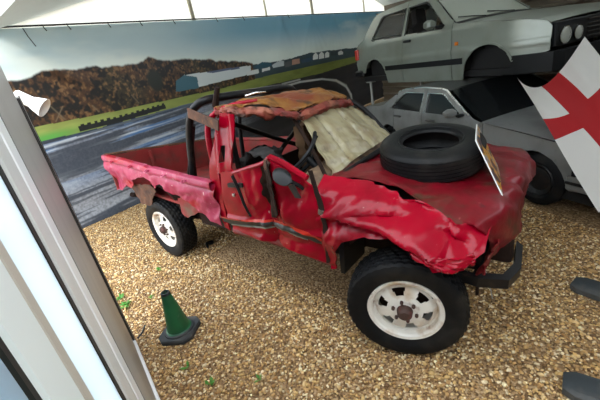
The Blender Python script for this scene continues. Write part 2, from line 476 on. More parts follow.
# profiled cladding wall behind the stacked cars: boards of their own
HD = -.49
cw = empty('wall_right', (4.30, 4.47, 0), rz=HD, kind='structure')
for k in range(15):
    z0 = .01 + k * .178
    prof = [(0, z0), (.028, z0 + .02), (.034, z0 + .09), (.022, z0 + .13), (0, z0 + .15), (0, z0 + .174), (.05, z0 + .174), (.05, z0)]
    MB().loft([[(x, p, z) for p, z in prof] for x in (-6.2, 2.1)]).build('cladding_board', 'cladding', cw, smooth=30)

tag(sheet('light_block_front', [(3.95, -2.7, 0), (6.2, -2.7, 0), (6.2, -2.7, 3.15), (3.95, -2.7, 3.15)], 'light_block', th=.05), kind='structure')  # unseen wall, added beside the camera to dim the right side

tag(sheet('light_block_far', [(-2.8, 11.3, 0), (6.2, 11.3, 0), (6.2, 11.3, 3.9), (-2.8, 11.3, 3.9)], 'light_block', th=.05), kind='structure')  # unseen closing wall, added to keep outside light off the backdrop

# ---- framed glazing along the visitors' side
WA = Vector((.91, -1.73)); WD = Vector((.73, -.19)).normalized(); WN = Vector((WD.y, -WD.x))   # WN points outside
wl = empty('wall_left', (.91, -1.73, 0), rz=math.atan2(WD.y, WD.x), kind='structure')
def wx(X): return (X - .91) / WD.x
def stile(name, X0, X1, mt, d0=-.0, d1=-.06, z0=0.0, z1=2.6, bev=.004):
    return MB().box((wx(X0), d0, z0), (wx(X1), d1, z1), bev).build(name, mt, wl)
p = MB().box((0, 0, 0), (.055, -.055, 1.985), .006).build('post', 'post_alu', wl)
MB().box((-.004, .003, 0), (.010, -.058, 1.985), .001).build('post_gasket', 'gasket', p)
MB().box((.060, .0, 0), (.078, -.05, 1.97), .002).build('post_channel', 'dark_trim', p)
stile('infill_panel', 1.0, 2.30, 'frame_mid', -.015, -.045, .05, 2.6)
stile('bottom_rail', .985, 2.64, 'frame_white', 0.004, -.06, 0, .06)
stile('stile', 2.30, 2.615, 'frame_mid', .002, -.06)
stile('stile', 2.617, 2.668, 'gasket', .001, -.05)
stile('stile', 2.67, 2.80, 'frame_white', .004, -.06)
stile('stile', 2.802, 2.94, 'frame_grey', .002, -.06)
stile('stile', 2.943, 2.985, 'gasket', -.002, -.055)
stile('pane', 2.985, 3.19, 'pane_white', -.003, -.02)
stile('stile', 3.19, 3.226, 'frame_tan', .0, -.06)
stile('stile', 3.227, 3.318, 'frame_green', .0, -.06)
stile('stile', 3.319, 3.336, 'gasket', -.002, -.055)
stile('pane', 3.336, 3.46, 'pane_blue', -.003, -.02)
MB().tube([(.02, .02, .02), (.0, .07, .035), (-.05, .11, .055)], .008, 6).build('ground_peg', 'gasket', wl)

# ---- printed backdrop
def backdrop():
    y0, y1, z0, z1 = -1.45, 11.0, .012, 2.985
    ny, nz = 860, 280
    ys = y0 + (y1 - y0) * np.linspace(0, 1, ny + 1) ** 1.25; zs = np.linspace(z0, z1, nz + 1)
    Y, Z = np.meshgrid(ys, zs, indexing='ij')
    # relief of the hanging vinyl: slack folds, most where it is tied up towards the far end
    far = sstep(2.2, 6, Y); fold = 0.0
    for cy, sp in ((3.6, .5), (5.0, -.3), (6.3, .55), (7.4, -.4), (8.8, .5)):
        for k in range(-2, 3):
            c = cy + k * sp * (3.0 - Z) * .55
            fold = fold + np.exp(-((Y - c) / .09) ** 2) * np.clip((Z - 1.1) / 1.9, 0, 1)
    X = -2.6 + .02 * (fbm(Y * 1.1, Z * .6, 3, 3) - .5) + .016 * far * fold * .6 \
        + .03 * np.exp(-(((Y + .55) + (Z - 2.6) * 1.1) / .16) ** 2) * sstep(2.0, 2.7, Z) \
        + .05 * (1 - sstep(0, .35, Z)) * (fbm(Y * 2.4, Z * 0, 5, 3))
    # print
    C = np.zeros(Y.shape + (3,))
    def put(mask, col):
        m = np.clip(mask, 0, 1)[..., None]; C[:] = C * (1 - m) + np.array(col) * m if np.ndim(col) == 1 else C * (1 - m) + col * m
    t = sstep(1.9, 3.0, Z)[..., None]
    pale = np.array((.72, .80, .74)); blue = np.array((.10, .33, .48))
    cl = fbm(Y * .55, Z * 1.5, 21, 5)
    b_amt = sstep(.40, .66, 1 - cl + .25 * (Z - 2.4) + .16 * sstep(1.5, 4.5, Y))
    C[:] = pale * (.9 + .2 * fbm(Y * 1.1, Z * 3, 4, 4))[..., None]
    put(b_amt * (.45 + .4 * sstep(1, 4, Y)) * sstep(2.05, 2.75, Z), blue)
    put(.55 * sstep(4, 8, Y) * sstep(2.0, 2.9, Z), blue * .8)
    # autumn wood
    top = np.interp(Y, [-1.4, -.99, -.54, 0, .63, .95, 1.19, 1.45, 2.28, 3.19, 3.7, 3.9], [2.30, 2.32, 2.41, 2.40, 2.36, 2.36, 2.45, 2.34, 2.27, 2.12, 2.03, 1.8]) \
        + .07 * (fbm(Y * 9, Z * 2, 31, 4) - .5) + .05 * (vnoise(Y * 4, Y * 0, 33) - .5)
    base = np.interp(Y, [-1.4, 0, 2.6, 4], [1.70, 1.66, 1.63, 1.68])
    n1 = .65 * fbm(Y * 6.5, Z * 7, 41, 4) + .35 * vnoise(Y * 30, Z * 26, 43); n2 = fbm(Y * 26, Z * 20, 47, 3); n3 = fbm(Y * 2.2, Z * 1.5, 51, 3)
    br = np.array((.085, .038, .014)); dk = np.array((.008, .007, .005)); ol = np.array((.050, .036, .014)); li = np.array((.20, .11, .045))
    tree = br + (ol - br) * sstep(.4, .65, n3)[..., None]
    tree = tree + (li - tree) * (sstep(.52, .72, n2) * sstep(.4, .6, n1))[..., None]
    tree = tree + (dk - tree) * np.clip(sstep(.56, .40, n1) + .45 * sstep(.52, .3, n2), 0, 1)[..., None]
    ev = np.exp(-(((Y - 1.17) / .2) ** 2 + ((Z - 2.02) / .26) ** 2) * 1.1)
    tree = tree + (np.array((.016, .020, .013)) - tree) * sstep(.4, .7, ev)[..., None]
    put(sstep(-.02, .02, top - Z) * (Y < 3.95), tree)
    for yb, ln in ((-.60, .18), (-.50, .26), (.02, .10), (.72, .14)):      # pale leaning stems
        put(.7 * np.exp(-(((Y - yb) - (Z - 1.72) * (.9 if yb < -.55 else -.5)) / .012) ** 2) * (Z > 1.70) * (Z < 1.72 + ln), (.20, .15, .09))
    # far skyline
    sk = np.interp(Y, [3.6, 4.4, 5.2, 6.0, 7.0, 8.0, 9, 11], [2.0, 1.97, 1.98, 2.03, 2.0, 1.97, 1.93, 1.9]) + .03 * (fbm(Y * 5, Y * 0, 61, 3) - .5)
    put((Z < sk) * (Y > 3.7) * 1.0, (.045, .075, .085))
    # grass
    gb = np.interp(Y, [-1.4, -.05, 1.8, 4.2, 6.4, 8.5, 11], [1.485, 1.455, 1.495, 1.46, 1.43, 1.50, 1.53])
    g = np.array((.26, .31, .075)) * (.75 + .5 * fbm(Y * 3, Z * 14, 71, 4))[..., None]
    g = g + (np.array((.10, .34, .06)) - g) * (sstep(-.1, -.8, Y) * sstep(1.62, 1.5, Z))[..., None]
    g = g * (.75 + .25 * sstep(5, 2, Y))[..., None]
    put((Z < base) * (Z > gb) * 1.0, g)
    def poly(pts, col, m=1.0): put(inside(Y, Z, pts) * m, col)
    # hangar and sheds
    poly([(1.595, 1.949), (1.808, 2.03), (2.093, 1.951), (2.074, 1.757), (2.067, 1.738), (1.523, 1.755)], (.045, .13, .17))
    poly([(1.808, 2.03), (2.345, 2.014), (3.277, 1.996), (3.648, 1.983), (3.588, 1.801), (2.074, 1.757), (2.093, 1.951)], (.60, .66, .66))
    poly([(2.342, 2.004), (2.452, 2.019), (3.28, 2.004), (3.297, 1.963), (2.515, 1.971)], (.08, .11, .19))
    poly([(3.708, 1.931), (4.045, 2.015), (4.357, 1.968), (4.371, 1.895), (3.924, 1.858)], (.03, .10, .14))
    poly([(3.455, 1.864), (3.861, 1.878), (3.866, 1.786), (3.457, 1.775)], (.62, .66, .64))
    poly([(3.995, 1.86), (4.29, 1.874), (4.267, 1.802), (3.974, 1.794)], (.66, .68, .66))
    poly([(4.375, 1.907), (4.705, 1.976), (4.856, 1.947), (4.819, 1.828), (4.39, 1.833)], (.50, .55, .56))
    poly([(4.841, 1.899), (5.14, 1.927), (5.14, 1.789), (4.848, 1.788)], (.10, .11, .12))
    poly([(5.184, 1.935), (5.512, 1.937), (5.497, 1.81), (5.148, 1.813)], (.42, .24, .18))
    poly([(5.567, 1.892), (6.089, 1.915), (6.107, 1.806), (5.589, 1.812)], (.04, .08, .13))
    for house in ([(6.115, 1.832), (6.148, 1.949), (6.29, 2.015), (6.394, 1.938), (6.365, 1.832)], [(6.414, 1.826), (6.447, 1.946), (6.595, 2.014), (6.704, 1.934), (6.675, 1.826)], [(6.727, 1.82), (6.76, 1.943), (6.879, 1.987), (6.975, 1.936), (6.945, 1.825)]):
        poly(house, (.78, .80, .77))
    poly([(7.06, 1.842), (7.09, 1.953), (7.788, 1.946), (7.819, 1.824)], (.03, .05, .06))
    poly([(7.459, 1.83), (7.481, 1.916), (7.666, 1.943), (7.773, 1.888), (7.755, 1.816)], (.7, .72, .7))
    # tyre wall along the track
    tw = np.interp(Y, [-.4, .3, 1.22], [1.565, 1.56, 1.595]) + .012 * np.sign(np.sin(Y * 60))
    put((Y > -.36) * (Y < 1.22) * (Z < tw) * (Z > np.interp(Y, [-.4, .3, 1.22], [1.47, 1.465, 1.505])) * 1.0, (.012, .014, .013))
    # tarmac with streaks and wet bands
    tar = Z <= gb
    s1 = fbm(Y * .55 + Z * .4, Z * 9.0 - Y * .35, 81, 4); s2 = fbm(Y * .9, Z * 26 - Y * 1.1, 85, 3); s3 = fbm(Y * 40, Z * 40, 88, 2)
    base_c = np.array((.27, .285, .31)) * (.55 + .9 * s3)[..., None]
    up = sstep(.45, 1.25, Z) * sstep(2.6, .6, Y)
    bl = np.array((.065, .17, .36)); wh = np.array((.62, .67, .69)); bk = np.array((.022, .032, .05))
    tc_ = base_c + (bl - base_c) * (up * sstep(.42, .56, s1))[..., None]
    tc_ = tc_ + (wh - tc_) * (up * .75 * sstep(.56, .68, s2))[..., None]
    tc_ = tc_ + (bk - tc_) * (np.clip(sstep(.50, .38, s1) + .8 * sstep(.42, .32, s2), 0, 1) * .85)[..., None]
    rt = sstep(1.6, 4.0, Y)[..., None]
    dark = np.array((.036, .036, .040)) * (.6 + .9 * s1)[..., None]
    tc_ = tc_ * (1 - rt) + dark * rt
    m = tar * 1.0; C[:] = C * (1 - m[..., None]) + tc_ * m[..., None]
    put(tar * (Z > gb - .05) * .8 * sstep(3, 1, Y), (.018, .025, .04))
    # white track edge line sweeping round
    line = [(1.801, 1.205), (3.067, 1.279), (4.118, 1.332), (5.36, 1.344), (6.416, 1.265), (7.155, 1.109), (7.701, 0.852), (7.945, 0.518), (7.997, 0.175)]
    for i in range(len(line) - 1):
        (ya, za), (yb, zb) = line[i], line[i + 1]; dx, dz = yb - ya, zb - za; LL = dx * dx + dz * dz
        tt = np.clip(((Y - ya) * dx + (Z - za) * dz) / LL, 0, 1)
        dd = np.hypot(Y - ya - tt * dx, Z - za - tt * dz)
        put(tar * sstep(.035 + .05 * sstep(6.5, 8, Y), .015, dd) * (.45 + .5 * sstep(4, 6, Y)), (.62, .64, .62))
    for (ya, za, yb, zb) in ((4.6, 1.41, 5.4, 1.405),):
        put(tar * (Y > ya) * (Y < yb) * (np.abs(Z - za) < .02) * .6, (.6, .62, .6))
    n = (ny + 1) * (nz + 1)
    V = np.stack([X, Y, Z], -1).reshape(-1, 3)
    I = np.arange(n).reshape(ny + 1, nz + 1)
    F = np.stack([I[:-1, :-1], I[1:, :-1], I[1:, 1:], I[:-1, 1:]], -1).reshape(-1, 4)
    me = bpy.data.meshes.new('cloth'); me.from_pydata(V.tolist(), [], F.tolist())
    at = me.color_attributes.new('print', 'FLOAT_COLOR', 'POINT')
    at.data.foreach_set('color', np.concatenate([C.reshape(-1, 3), np.ones((n, 1))], 1).ravel().astype(np.float32))
    m = bpy.data.materials.new('printed_vinyl'); m.use_nodes = True; M['printed_vinyl'] = m
    b = m.node_tree.nodes['Principled BSDF']; b.inputs['Roughness'].default_value = .42
    a = m.node_tree.nodes.new('ShaderNodeAttribute'); a.attribute_name = 'print'
    m.node_tree.links.new(a.outputs['Color'], b.inputs['Base Color'])
    root = empty('printed_backdrop', (-2.6, 4.5, 0), label='long vinyl backdrop printed with autumn trees, hangar and race track', cat='backdrop')
    finish('vinyl_sheet', me, 'printed_vinyl', root, 60, world=True)
    for y, dl in [(-0.265, 2.986), (0.065, 2.971), (0.677, 2.98), (1.239, 2.98), (1.91, 2.988), (2.949, 2.98), (3.73, 2.975), (5.328, 2.961)] :
        MB().tube([(-2.6, y, 3.02), (-2.585, y, 2.98), (-2.575, y + .02, 2.93)], .008, 6).build('tie', 'gasket', root, world=True)
    MB().tube([(-2.59, -0.52, 2.98), (-2.53, -0.52, 2.87), (-2.42, -0.51, 2.72)], .007, 6).build('loose_strap', 'gasket', root, world=True)
backdrop()

# ================================================================== wrecked pickup
truck = empty('pickup_truck', (1.4, 0, 0), label='wrecked red pickup truck with crushed cab and crumpled bonnet on gravel', cat='truck')
def tp(name, mb, mt, smooth=40, parent=None): return mb.build(name, mt, parent or truck, smooth, world=True)
def tpan(name, outline, fn, res, mt, **k):
    par = k.pop('parent', None) or truck
    return panel(name, outline, fn, res, mt, par, world=True, **k)

# ---- wheels
def tyre_geo(mb, R, Wd, rin, lug=True, seg=120):
    """tyre around local z (outer face +z), tread with grooves and blocks"""
    hw = Wd / 2
    prof = [(rin, -hw * .62), (rin + .012, -hw * .80), (rin + .05, -hw * .97), (R * .86, -hw), (R * .945, -hw * .93)]
    tread = []
    k = 6
    for i in range(k):
        a = -hw * .86 + i * (2 * hw * .86) / k; b = a + (2 * hw * .86) / k
        cr = R - .012 * ((a + b) / 2 / hw) ** 2
        tread += [(cr - .010, a), (cr, a + .005), (cr, b - .005), (cr - .010, b)]
    prof2 = prof + tread + [(r, -h) for r, h in reversed(prof)]
    inner = [(rin - .004, hw * .45), (rin - .004, -hw * .45)]
    prof2 += inner
    rings = []
    nt0, nt1 = len(prof), len(prof) + len(tread)
    for pi_, (r, h) in enumerate(prof2):
        ring = []
        for s in range(seg):
            rr = r
            if lug and nt0 <= pi_ < nt1 and (pi_ - nt0) % 4 in (1, 2):
                row = (pi_ - nt0) // 4
                if (s + row * 1) % 3 == 0: rr = r - .008
            if lug and pi_ in (nt0 - 1, nt1) and s % 3 == 0: rr = r - .006
            ring.append((rr * cos(2 * pi * s / seg), rr * sin(2 * pi * s / seg), h))
        rings.append(ring)
    rings.append(rings[0])
    mb.loft(rings, caps=False)
    # raised sidewall ring
    return mb

def make_wheel(R=.365, Wd=.23, rim_mat='rim_white'):
    """wheel part: rim mesh + tyre, hub, nuts as sub-parts; axis local z, outer face +z"""
    rin = .205
    zf = .035                                # face plane of the disc
    seg = 120; rr = [.050, .062, .085, .108, .122, .138, .152, .162, .172, .186]
    zz = [.066, .068, .066, .060, .058, .054, .048, .042, .034, .020]
    mb = MB(); V = []; 
    for r, z in zip(rr, zz):
        V += [(r * cos(2 * pi * s / seg), r * sin(2 * pi * s / seg), z + zf - .012) for s in range(seg)]
    F = []
    for k in range(len(rr) - 1):
        for s in range(seg):
            ang = (s + .5) / seg * 6 % 1.0        # six openings
            wdt = (.46, .54, .60, .62)[k - 3] if 3 <= k <= 6 else 0
            if 3 <= k <= 6 and abs(ang - .5) < wdt * .40: continue
            a = k * seg + s; b = k * seg + (s + 1) % seg
            F.append((a, b, b + seg, a + seg))
    mb.add(V, F)
    n = len(rr) * seg
    mb.add([(x, y, z - .008) for x, y, z in V], [f[::-1] for f in F])
    mb.lathe([(.050, zf + .055), (.050, zf - .02), (.012, zf - .02), (.012, zf + .055)], 40, close=True)
    # barrel and lip
    mb.lathe([(.186, zf + .004), (.196, zf + .012), (.197, zf + .050), (.206, zf + .062), (.224, zf + .066), (.228, zf + .060), (.226, zf + .052), (.210, zf + .046), (.204, zf + .030),
              (.204, -.085), (.222, -.098), (.226, -.106), (.206, -.104), (.192, -.09), (.186, -.04)], 80, close=True)
    rim = mb.build('wheel', rim_mat, None, 35)
    ty = tyre_geo(MB(), R, Wd, rin + .014).build('tyre', 'rubber', rim, 30)
    MB().lathe([(.0, -.02), (.046, -.02), (.050, .015), (.048, .06), (.044, .090), (.030, .105), (.0, .107)], 20, Matrix.Translation((0, 0, zf))).build('hub', 'hub_brown', rim, 30)
    for k in range(6):
        a = (k + .5) * pi / 3
        MB().lathe([(0.0, 0), (.011, 0), (.011, .02), (.006, .026), (.0, .026)], 6, Matrix.Translation((.071 * cos(a), .071 * sin(a), zf + .052))).build('lug_nut', 'hub_brown', rim, 30)
    MB().tube([(.170, .055, zf), (.176, .056, zf + .03)], .004, 6).build('valve', 'black_plastic', rim)
    MB().lathe([(.03, -.10), (.17, -.10), (.17, -.02), (.155, -.012), (.03, -.012)], 32, close=True).build('brake_drum', 'rust_and_shade', rim)
    return rim
def set_wheel(o, loc, face, spin):
    """face: outward direction of the disc"""
    z = Vector(face).normalized(); x = Vector((0, 0, 1)).cross(z).normalized(); y = z.cross(x)
    Mx = Matrix((x, y, z)).transposed().to_4x4() @ Matrix.Rotation(spin, 4, 'Z')
    o.parent = truck
    o.matrix_parent_inverse = Matrix()
    o.matrix_basis = Matrix.Translation(Vector(loc) - truck.location) @ Mx
wh = make_wheel()
set_wheel(wh, (2.85, -.735, .365), (.36, -1, -.03), .2)
for loc, face, sp in (((-.05, -.66, .365), (.0, -1, 0), .7), ((.0, .66, .365), (0, 1, 0), .1), ((2.84, .70, .365), (0, 1, 0), .4)):
    set_wheel(copy_tree(wh), loc, face, sp)

# ---- chassis
for y in (-.38, .38):
    tp('chassis_rail', MB().box((-.75, y - .035, .52), (1.25, y + .035, .64), .01).box((1.2, y - .035, .48), (3.2, y + .035, .60), .01), 'rust_and_shade')
tp('rear_axle', MB().tube([(.0, -.62, .372), (.0, .62, .372)], .045, 12).lathe([(.02, -.12), (.12, -.09), (.14, 0), (.12, .09), (.02, .12)], 16, Matrix.Translation((0, .1, .372)) @ Matrix.Rotation(pi / 2, 4, 'X')), 'rust_and_shade')
tp('front_axle', MB().tube([(2.85, -.66, .375), (2.85, .66, .375)], .042, 12), 'rust_and_shade')
for y in (-.44, .44):
    tp('leaf_spring', MB().tube([(-.62, y, .56), (-.3, y, .44), (0, y, .41), (.3, y, .44), (.62, y, .54)], .03, 6, smooth=4), 'rust_and_shade')
tp('drive_shaft', MB().tube([(.1, .1, .40), (1.5, .05, .48)], .035, 10), 'rust_and_shade')
tp('exhaust_pipe', MB().tube([(2.2, -.3, .42), (1.4, -.34, .42), (.7, -.42, .48), (.45, -.55, .50)], .028, 8, smooth=4), 'rust_and_shade')
tp('fuel_tank', MB().box((.55, -.62, .46), (1.15, -.30, .66), .03), 'rust_and_shade')
tp('engine', MB().box((2.35, -.30, .52), (3.02, .30, .90), .05).box((2.45, -.14, .88), (2.9, .14, .94), .02), 'rust_and_shade')
tp('gearbox', MB().hexa([(1.5, -.1, .5), (2.35, -.16, .46), (2.35, .16, .46), (1.5, .1, .5), (1.5, -.1, .66), (2.35, -.16, .82), (2.35, .16, .82), (1.5, .1, .66)]), 'rust_and_shade')

# ---- load bed (its rear end kicked up, its far side pressed down)
bed_top = lambda x: np.interp(x, [-.72, .3, 1.27], [1.285, 1.19, 1.095])
def bed_y(x, z):
    h = bed_top(x) - z
    y = -.83 - .022 * np.exp(-((h - .16) / .09) ** 2) + .03 * sstep(.1, .0, h)
    y = y + .05 * np.exp(-((x - .62) / .10) ** 2) * sstep(.1, .3, h)           # dent ahead of the arch
    y = y + .035 * sstep(-.3, -.75, x) * sstep(.1, .45, h)
    y = y + .038 * crumple(x * 4.2, z * 5, 12) * sstep(.03, .2, h) + .010 * facet(x * 11, z * 11, 15)
    return y
bed_fn = lambda x, z: np.stack([x, bed_y(x, z), z], -1)
bed_outline = [(-0.727, 1.254), (0.313, 1.173), (1.295, 1.075), (1.243, 0.674), (1.319, 0.657), (1.154, 0.699), (0.962, 0.771), (0.8, 0.863), (0.666, 0.9), (0.581, 0.907), (0.491, 0.941), (0.47, 0.998), (0.396, 1.003), (0.305, 0.984), (0.243, 0.923), (0.239, 1.023), (0.132, 1.065), (-0.039, 1.043), (-0.183, 0.991), (-0.293, 0.898), (-0.49, 0.905), (-0.637, 0.828), (-0.821, 0.81), (-0.783, 1.012)]
bs = tpan('bed_side', rag(bed_outline, .05, .006, 3), bed_fn, .016, 'pink', th=.006)
# folded rail along the top edge
rail = tpan('bed_rail', rect(-.73, 1.27, 0, 1), lambda x, t: np.stack([x, np.interp(t, [0, .12, .3, .5, .62, 1], [-.838, -.852, -.858, -.852, -.846, -.80]) + .006 * facet(x * 6, t * 2, 8),
            bed_top(x) + np.interp(t, [0, .12, .3, .5, .62, 1], [-.080, -.070, -.045, -.012, -.004, -.004]) - .02 * np.exp(-((x - .28) / .05) ** 2) + .01 * facet(x * 5, t * 0, 9)], -1), (.03, .05), 'pink', th=.005)
for x in (-.45, -.03, .30, .60, .93):
    z = float(bed_top(x)) - .045
    tp('tie_hook', MB().tube([(x - .03, -.853, z + .01), (x - .03, -.882, z), (x - .01, -.889, z - .006), (x + .012, -.882, z), (x + .012, -.853, z + .01)], .008, 6, smooth=3), 'pink')
far_top = lambda x: np.interp(x, [-.75, .3, 1.25], [1.02, 1.0, 1.04])
tpan('bed_side', rect(-.74, 1.25, 0, 1), lambda x, t: np.stack([x, .80 + .03 * crumple(x * 3, t * 2, 22), far_top(x) - .42 * (1 - t)], -1), (.05, .07), 'bed_inner', th=.02)
tp('bed_rail', MB().tube([(-.74, .80, 1.02), (.3, .80, 1.0), (1.25, .80, 1.04)], .024, 8, smooth=6), 'red_dark')
gate_top = lambda y: np.interp(y, [-.83, 0, .8], [1.275, 1.15, 1.02])
tpan('tailgate', rect(-.82, .80, 0, 1), lambda y, t: np.stack([-.72 - .02 * (1 - t) + .02 * crumple(y * 3, t * 2, 24) + .018 * np.exp(-((y + .05) / .03) ** 2), y, gate_top(y) - .43 * (1 - t)], -1), (.04, .06), 'bed_inner', th=.025)
tp('tailgate_lip', MB().tube([(-.72, -.82, 1.275), (-.72, 0, 1.15), (-.73, .80, 1.02)], .017, 8, smooth=6), 'rust')
for y in (-.30, .28):
    tp('tailgate_rib', MB().box((-.70, y - .02, .82), (-.665, y + .02, float(gate_top(y)) - .03), .006), 'bed_inner')
tp('bed_floor', MB().hexa([(-.73, -.68, .80), (1.24, -.72, .66), (1.24, .78, .62), (-.73, .78, .62), (-.73, -.68, .83), (1.24, -.72, .69), (1.24, .78, .65), (-.73, .78, .65)]), 'bed_inner')
tpan('bed_headboard', rect(-.80, .80, 0, 1), lambda y, t: np.stack([1.23 + .02 * crumple(y * 3, t * 2, 26), y, .66 + t * np.interp(y, [-.8, .8], [.36, .28])], -1), (.05, .07), 'rust_and_shade', th=.02)  # dark colour imitates the shade behind the cage
# rusted wheel housing showing through the torn side, darkened for the shade inside
wt = [(.43 * cos(a), .43 * sin(a)) for a in np.linspace(.06 * pi, .94 * pi, 18)]
tp('wheel_housing', MB().loft([[(x, y, .48 + z) for x, z in wt] + [(x * .96, y, .48 + z * .96) for x, z in reversed(wt)] for y in (-.70, -.45)]).box((-.40, -.46, .5), (.40, -.44, .86)), 'rust_and_shade')
tpan('torn_liner', rag([(-0.404, 0.914), (0.047, 0.95), (0.117, 0.863), (-0.104, 0.668), (-0.334, 0.678), (-0.423, 0.758)], .03, .008, 7), lambda x, z: np.stack([x, -.775 + .03 * crumple(x * 6, z * 6, 33), z], -1), .02, 'rust', th=.006)
tpan('inner_arch', rag([(0.459, 0.817), (0.448, 0.632), (0.542, 0.6), (0.782, 0.692), (0.934, 0.703), (0.84, 0.775), (0.615, 0.834)], .03, .005, 8), lambda x, z: np.stack([x, -.735 + .02 * crumple(x * 6, z * 6, 34), z], -1), .02, 'red_dark', th=.006)
tp('rear_bumper_stub', MB().tube([(-.70, -.70, .72), (-.78, -.5, .66), (-.78, .5, .6)], .03, 8, smooth=3), 'rust_and_shade')

# ---- sports bar behind the cab
def bar(path, r=.03, name='roll_bar', mt='black_metal', sm=5, seg=12): return tp(name, MB().tube(path, r, seg, smooth=sm), mt)
ns = [(.74, -.66, 1.0), (.86, -.66, 1.35), (.97, -.66, 1.57), (1.07, -.64, 1.675), (1.16, -.57, 1.715), (1.19, -.35, 1.705), (1.19, .0, 1.68), (1.17, .40, 1.65), (1.14, .58, 1.59), (1.10, .64, 1.45), (1.05, .66, .95)]
bar(ns, .034)
bar([(.56, -.60, .98), (.74, -.60, 1.26), (.92, -.61, 1.52)], .024)
bar([(1.19, -.2, 1.69), (1.05, -.2, 1.4), (.95, -.2, .75)], .022)
tp('bracket_strap', MB().hexa([(1.04, -.71, 1.605), (1.54, -.82, 1.51), (1.54, -.81, 1.51), (1.04, -.70, 1.605), (1.06, -.71, 1.685), (1.57, -.82, 1.585), (1.57, -.81, 1.585), (1.06, -.70, 1.685)]), 'rust')
tp('bar_stub', MB().tube([(1.32, -.62, 1.66), (1.36, -.62, 1.73), (1.395, -.61, 1.80)], [.026, .024, .02], 8), 'rust_and_shade')
# roll cage inside the cab
bar([(1.42, -.62, .8), (1.44, -.64, 1.3), (1.47, -.62, 1.56)], .024, 'cage_tube')
bar([(1.40, .66, .8), (1.42, .66, 1.2), (1.44, .62, 1.46)], .024, 'cage_tube')
bar([(1.42, -.60, 1.52), (1.38, .05, 1.18), (1.38, .60, .90)], .022, 'cage_tube', sm=0)
bar([(1.42, .60, 1.44), (1.38, .02, 1.16), (1.38, -.55, .88)], .022, 'cage_tube', sm=0)
bar([(1.47, .10, 1.52), (1.60, .18, 1.20), (1.72, .25, .92)], .020, 'cage_tube', sm=0)
bar([(1.50, .64, 1.48), (1.85, .66, 1.38), (2.15, .68, 1.05)], .024, 'cage_tube')

# ---- cab
tp('cab_floor', MB().box((1.38, -.70, .56), (2.40, .72, .64), .02), 'rust_and_shade')
tpan('cab_back', rect(-.78, .78, 0, 1), lambda y, t: np.stack([1.37 + .03 * crumple(y * 3, t * 2, 36), y, .62 + t * np.interp(y, [-.78, .78], [.50, .40])], -1), (.05, .06), 'rust_and_shade', th=.02)  # darkness of the cab interior put into its colour
pil_fn = lambda x, z: np.stack([x, -.80 + .04 * sstep(1.15, 1.6, z) + .010 * crumple(x * 7, z * 3, 41) - .018 * np.exp(-((x - 1.42 - .12 * (z - 1.2)) / .03) ** 2) - .016 * np.exp(-((x - 1.60 - .12 * (z - 1.2)) / .03) ** 2), z], -1)
tpan('rear_pillar', [(1.539, 1.627), (1.691, 1.612), (1.648, 1.433), (1.551, 1.213), (1.58, 1.182), (1.392, 1.171), (1.325, 0.889), (1.304, 0.703), (1.299, 0.623), (1.242, 0.653), (1.231, 0.858), (1.219, 1.053), (1.285, 1.243), (1.405, 1.435)], pil_fn, .014, 'red', th=.012,
     holes=[[(1.477, 1.387), (1.529, 1.395), (1.485, 1.259), (1.428, 1.257)]])
tp('pillar_slot', MB().box((1.43, -.765, 1.24), (1.55, -.745, 1.41), .005), 'black_void')
bar([(1.28, -.755, 1.05), (1.30, -.765, 1.35), (1.33, -.75, 1.53), (1.42, -.72, 1.62), (1.56, -.64, 1.66), (1.70, -.52, 1.66)], [.026, .026, .024, .022, .018, .012], 'cab_corner_post', 'red')
tp('sill', MB().tube([(1.33, -.76, .62), (1.9, -.765, .61), (2.36, -.76, .55)], .04, 8, smooth=3), 'red_dark')

# door: folded in the middle, torn open along the fold
fold_x = lambda z: 1.93 + (z - 1.1) * .12
def door_y(x, z):
    y = -.835 - .02 * np.exp(-((z - .98) / .16) ** 2)
    d = np.abs(x - fold_x(z))
    y = y + .055 * np.exp(-d / .05) - .030 * np.exp(-((x - 2.08) / .07) ** 2) * sstep(.75, 1.0, z)
    y = y - .045 * sstep(1.02, 1.30, z) * sstep(1.95, 2.2, x)
    y = y - .018 * np.exp(-((z - .80) / .018) ** 2) + .012 * np.exp(-((z - .70) / .03) ** 2)
    y = y + .034 * crumple(x * 4.5, z * 4, 52) * sstep(1.5, 1.8, x) + .008 * facet(x * 10, z * 9, 55)
    return y
door_fn = lambda x, z: np.stack([x, door_y(x, z), z], -1)
door_outline = [(1.463, 1.194), (1.412, 0.922), (1.396, 0.753), (1.403, 0.673), (1.806, 0.631), (2.121, 0.602), (2.353, 0.574), (2.379, 0.695), (2.377, 0.876), (2.373, 1.059), (2.364, 1.166), (2.31, 1.209), (2.221, 1.243), (2.141, 1.293), (2.035, 1.331), (1.946, 1.286), (1.793, 1.25), (1.645, 1.204)]
door = tpan('door', rag(door_outline, .06, .004, 5), door_fn, .014, 'red', th=.012)
off = lambda fn, d: (lambda x, z: fn(x, z) + np.array([0, -d, 0]))
tpan('stripe', [(1.311, 0.773), (1.402, 0.768), (1.609, 0.792), (1.819, 0.813), (2.084, 0.833), (2.237, 0.797), (2.373, 0.729), (2.376, 0.698), (2.227, 0.752), (2.054, 0.787), (1.805, 0.768), (1.594, 0.749), (1.398, 0.725), (1.308, 0.734)], off(door_fn, .008), .012, 'stripe_black', parent=door, th=.002)
tpan('stripe', [(1.398, 0.725), (1.594, 0.749), (1.805, 0.768), (2.054, 0.787), (2.227, 0.752), (2.225, 0.74), (2.05, 0.774), (1.8, 0.754), (1.392, 0.711)], off(door_fn, .008), .010, 'stripe_grey', parent=door, th=.002)
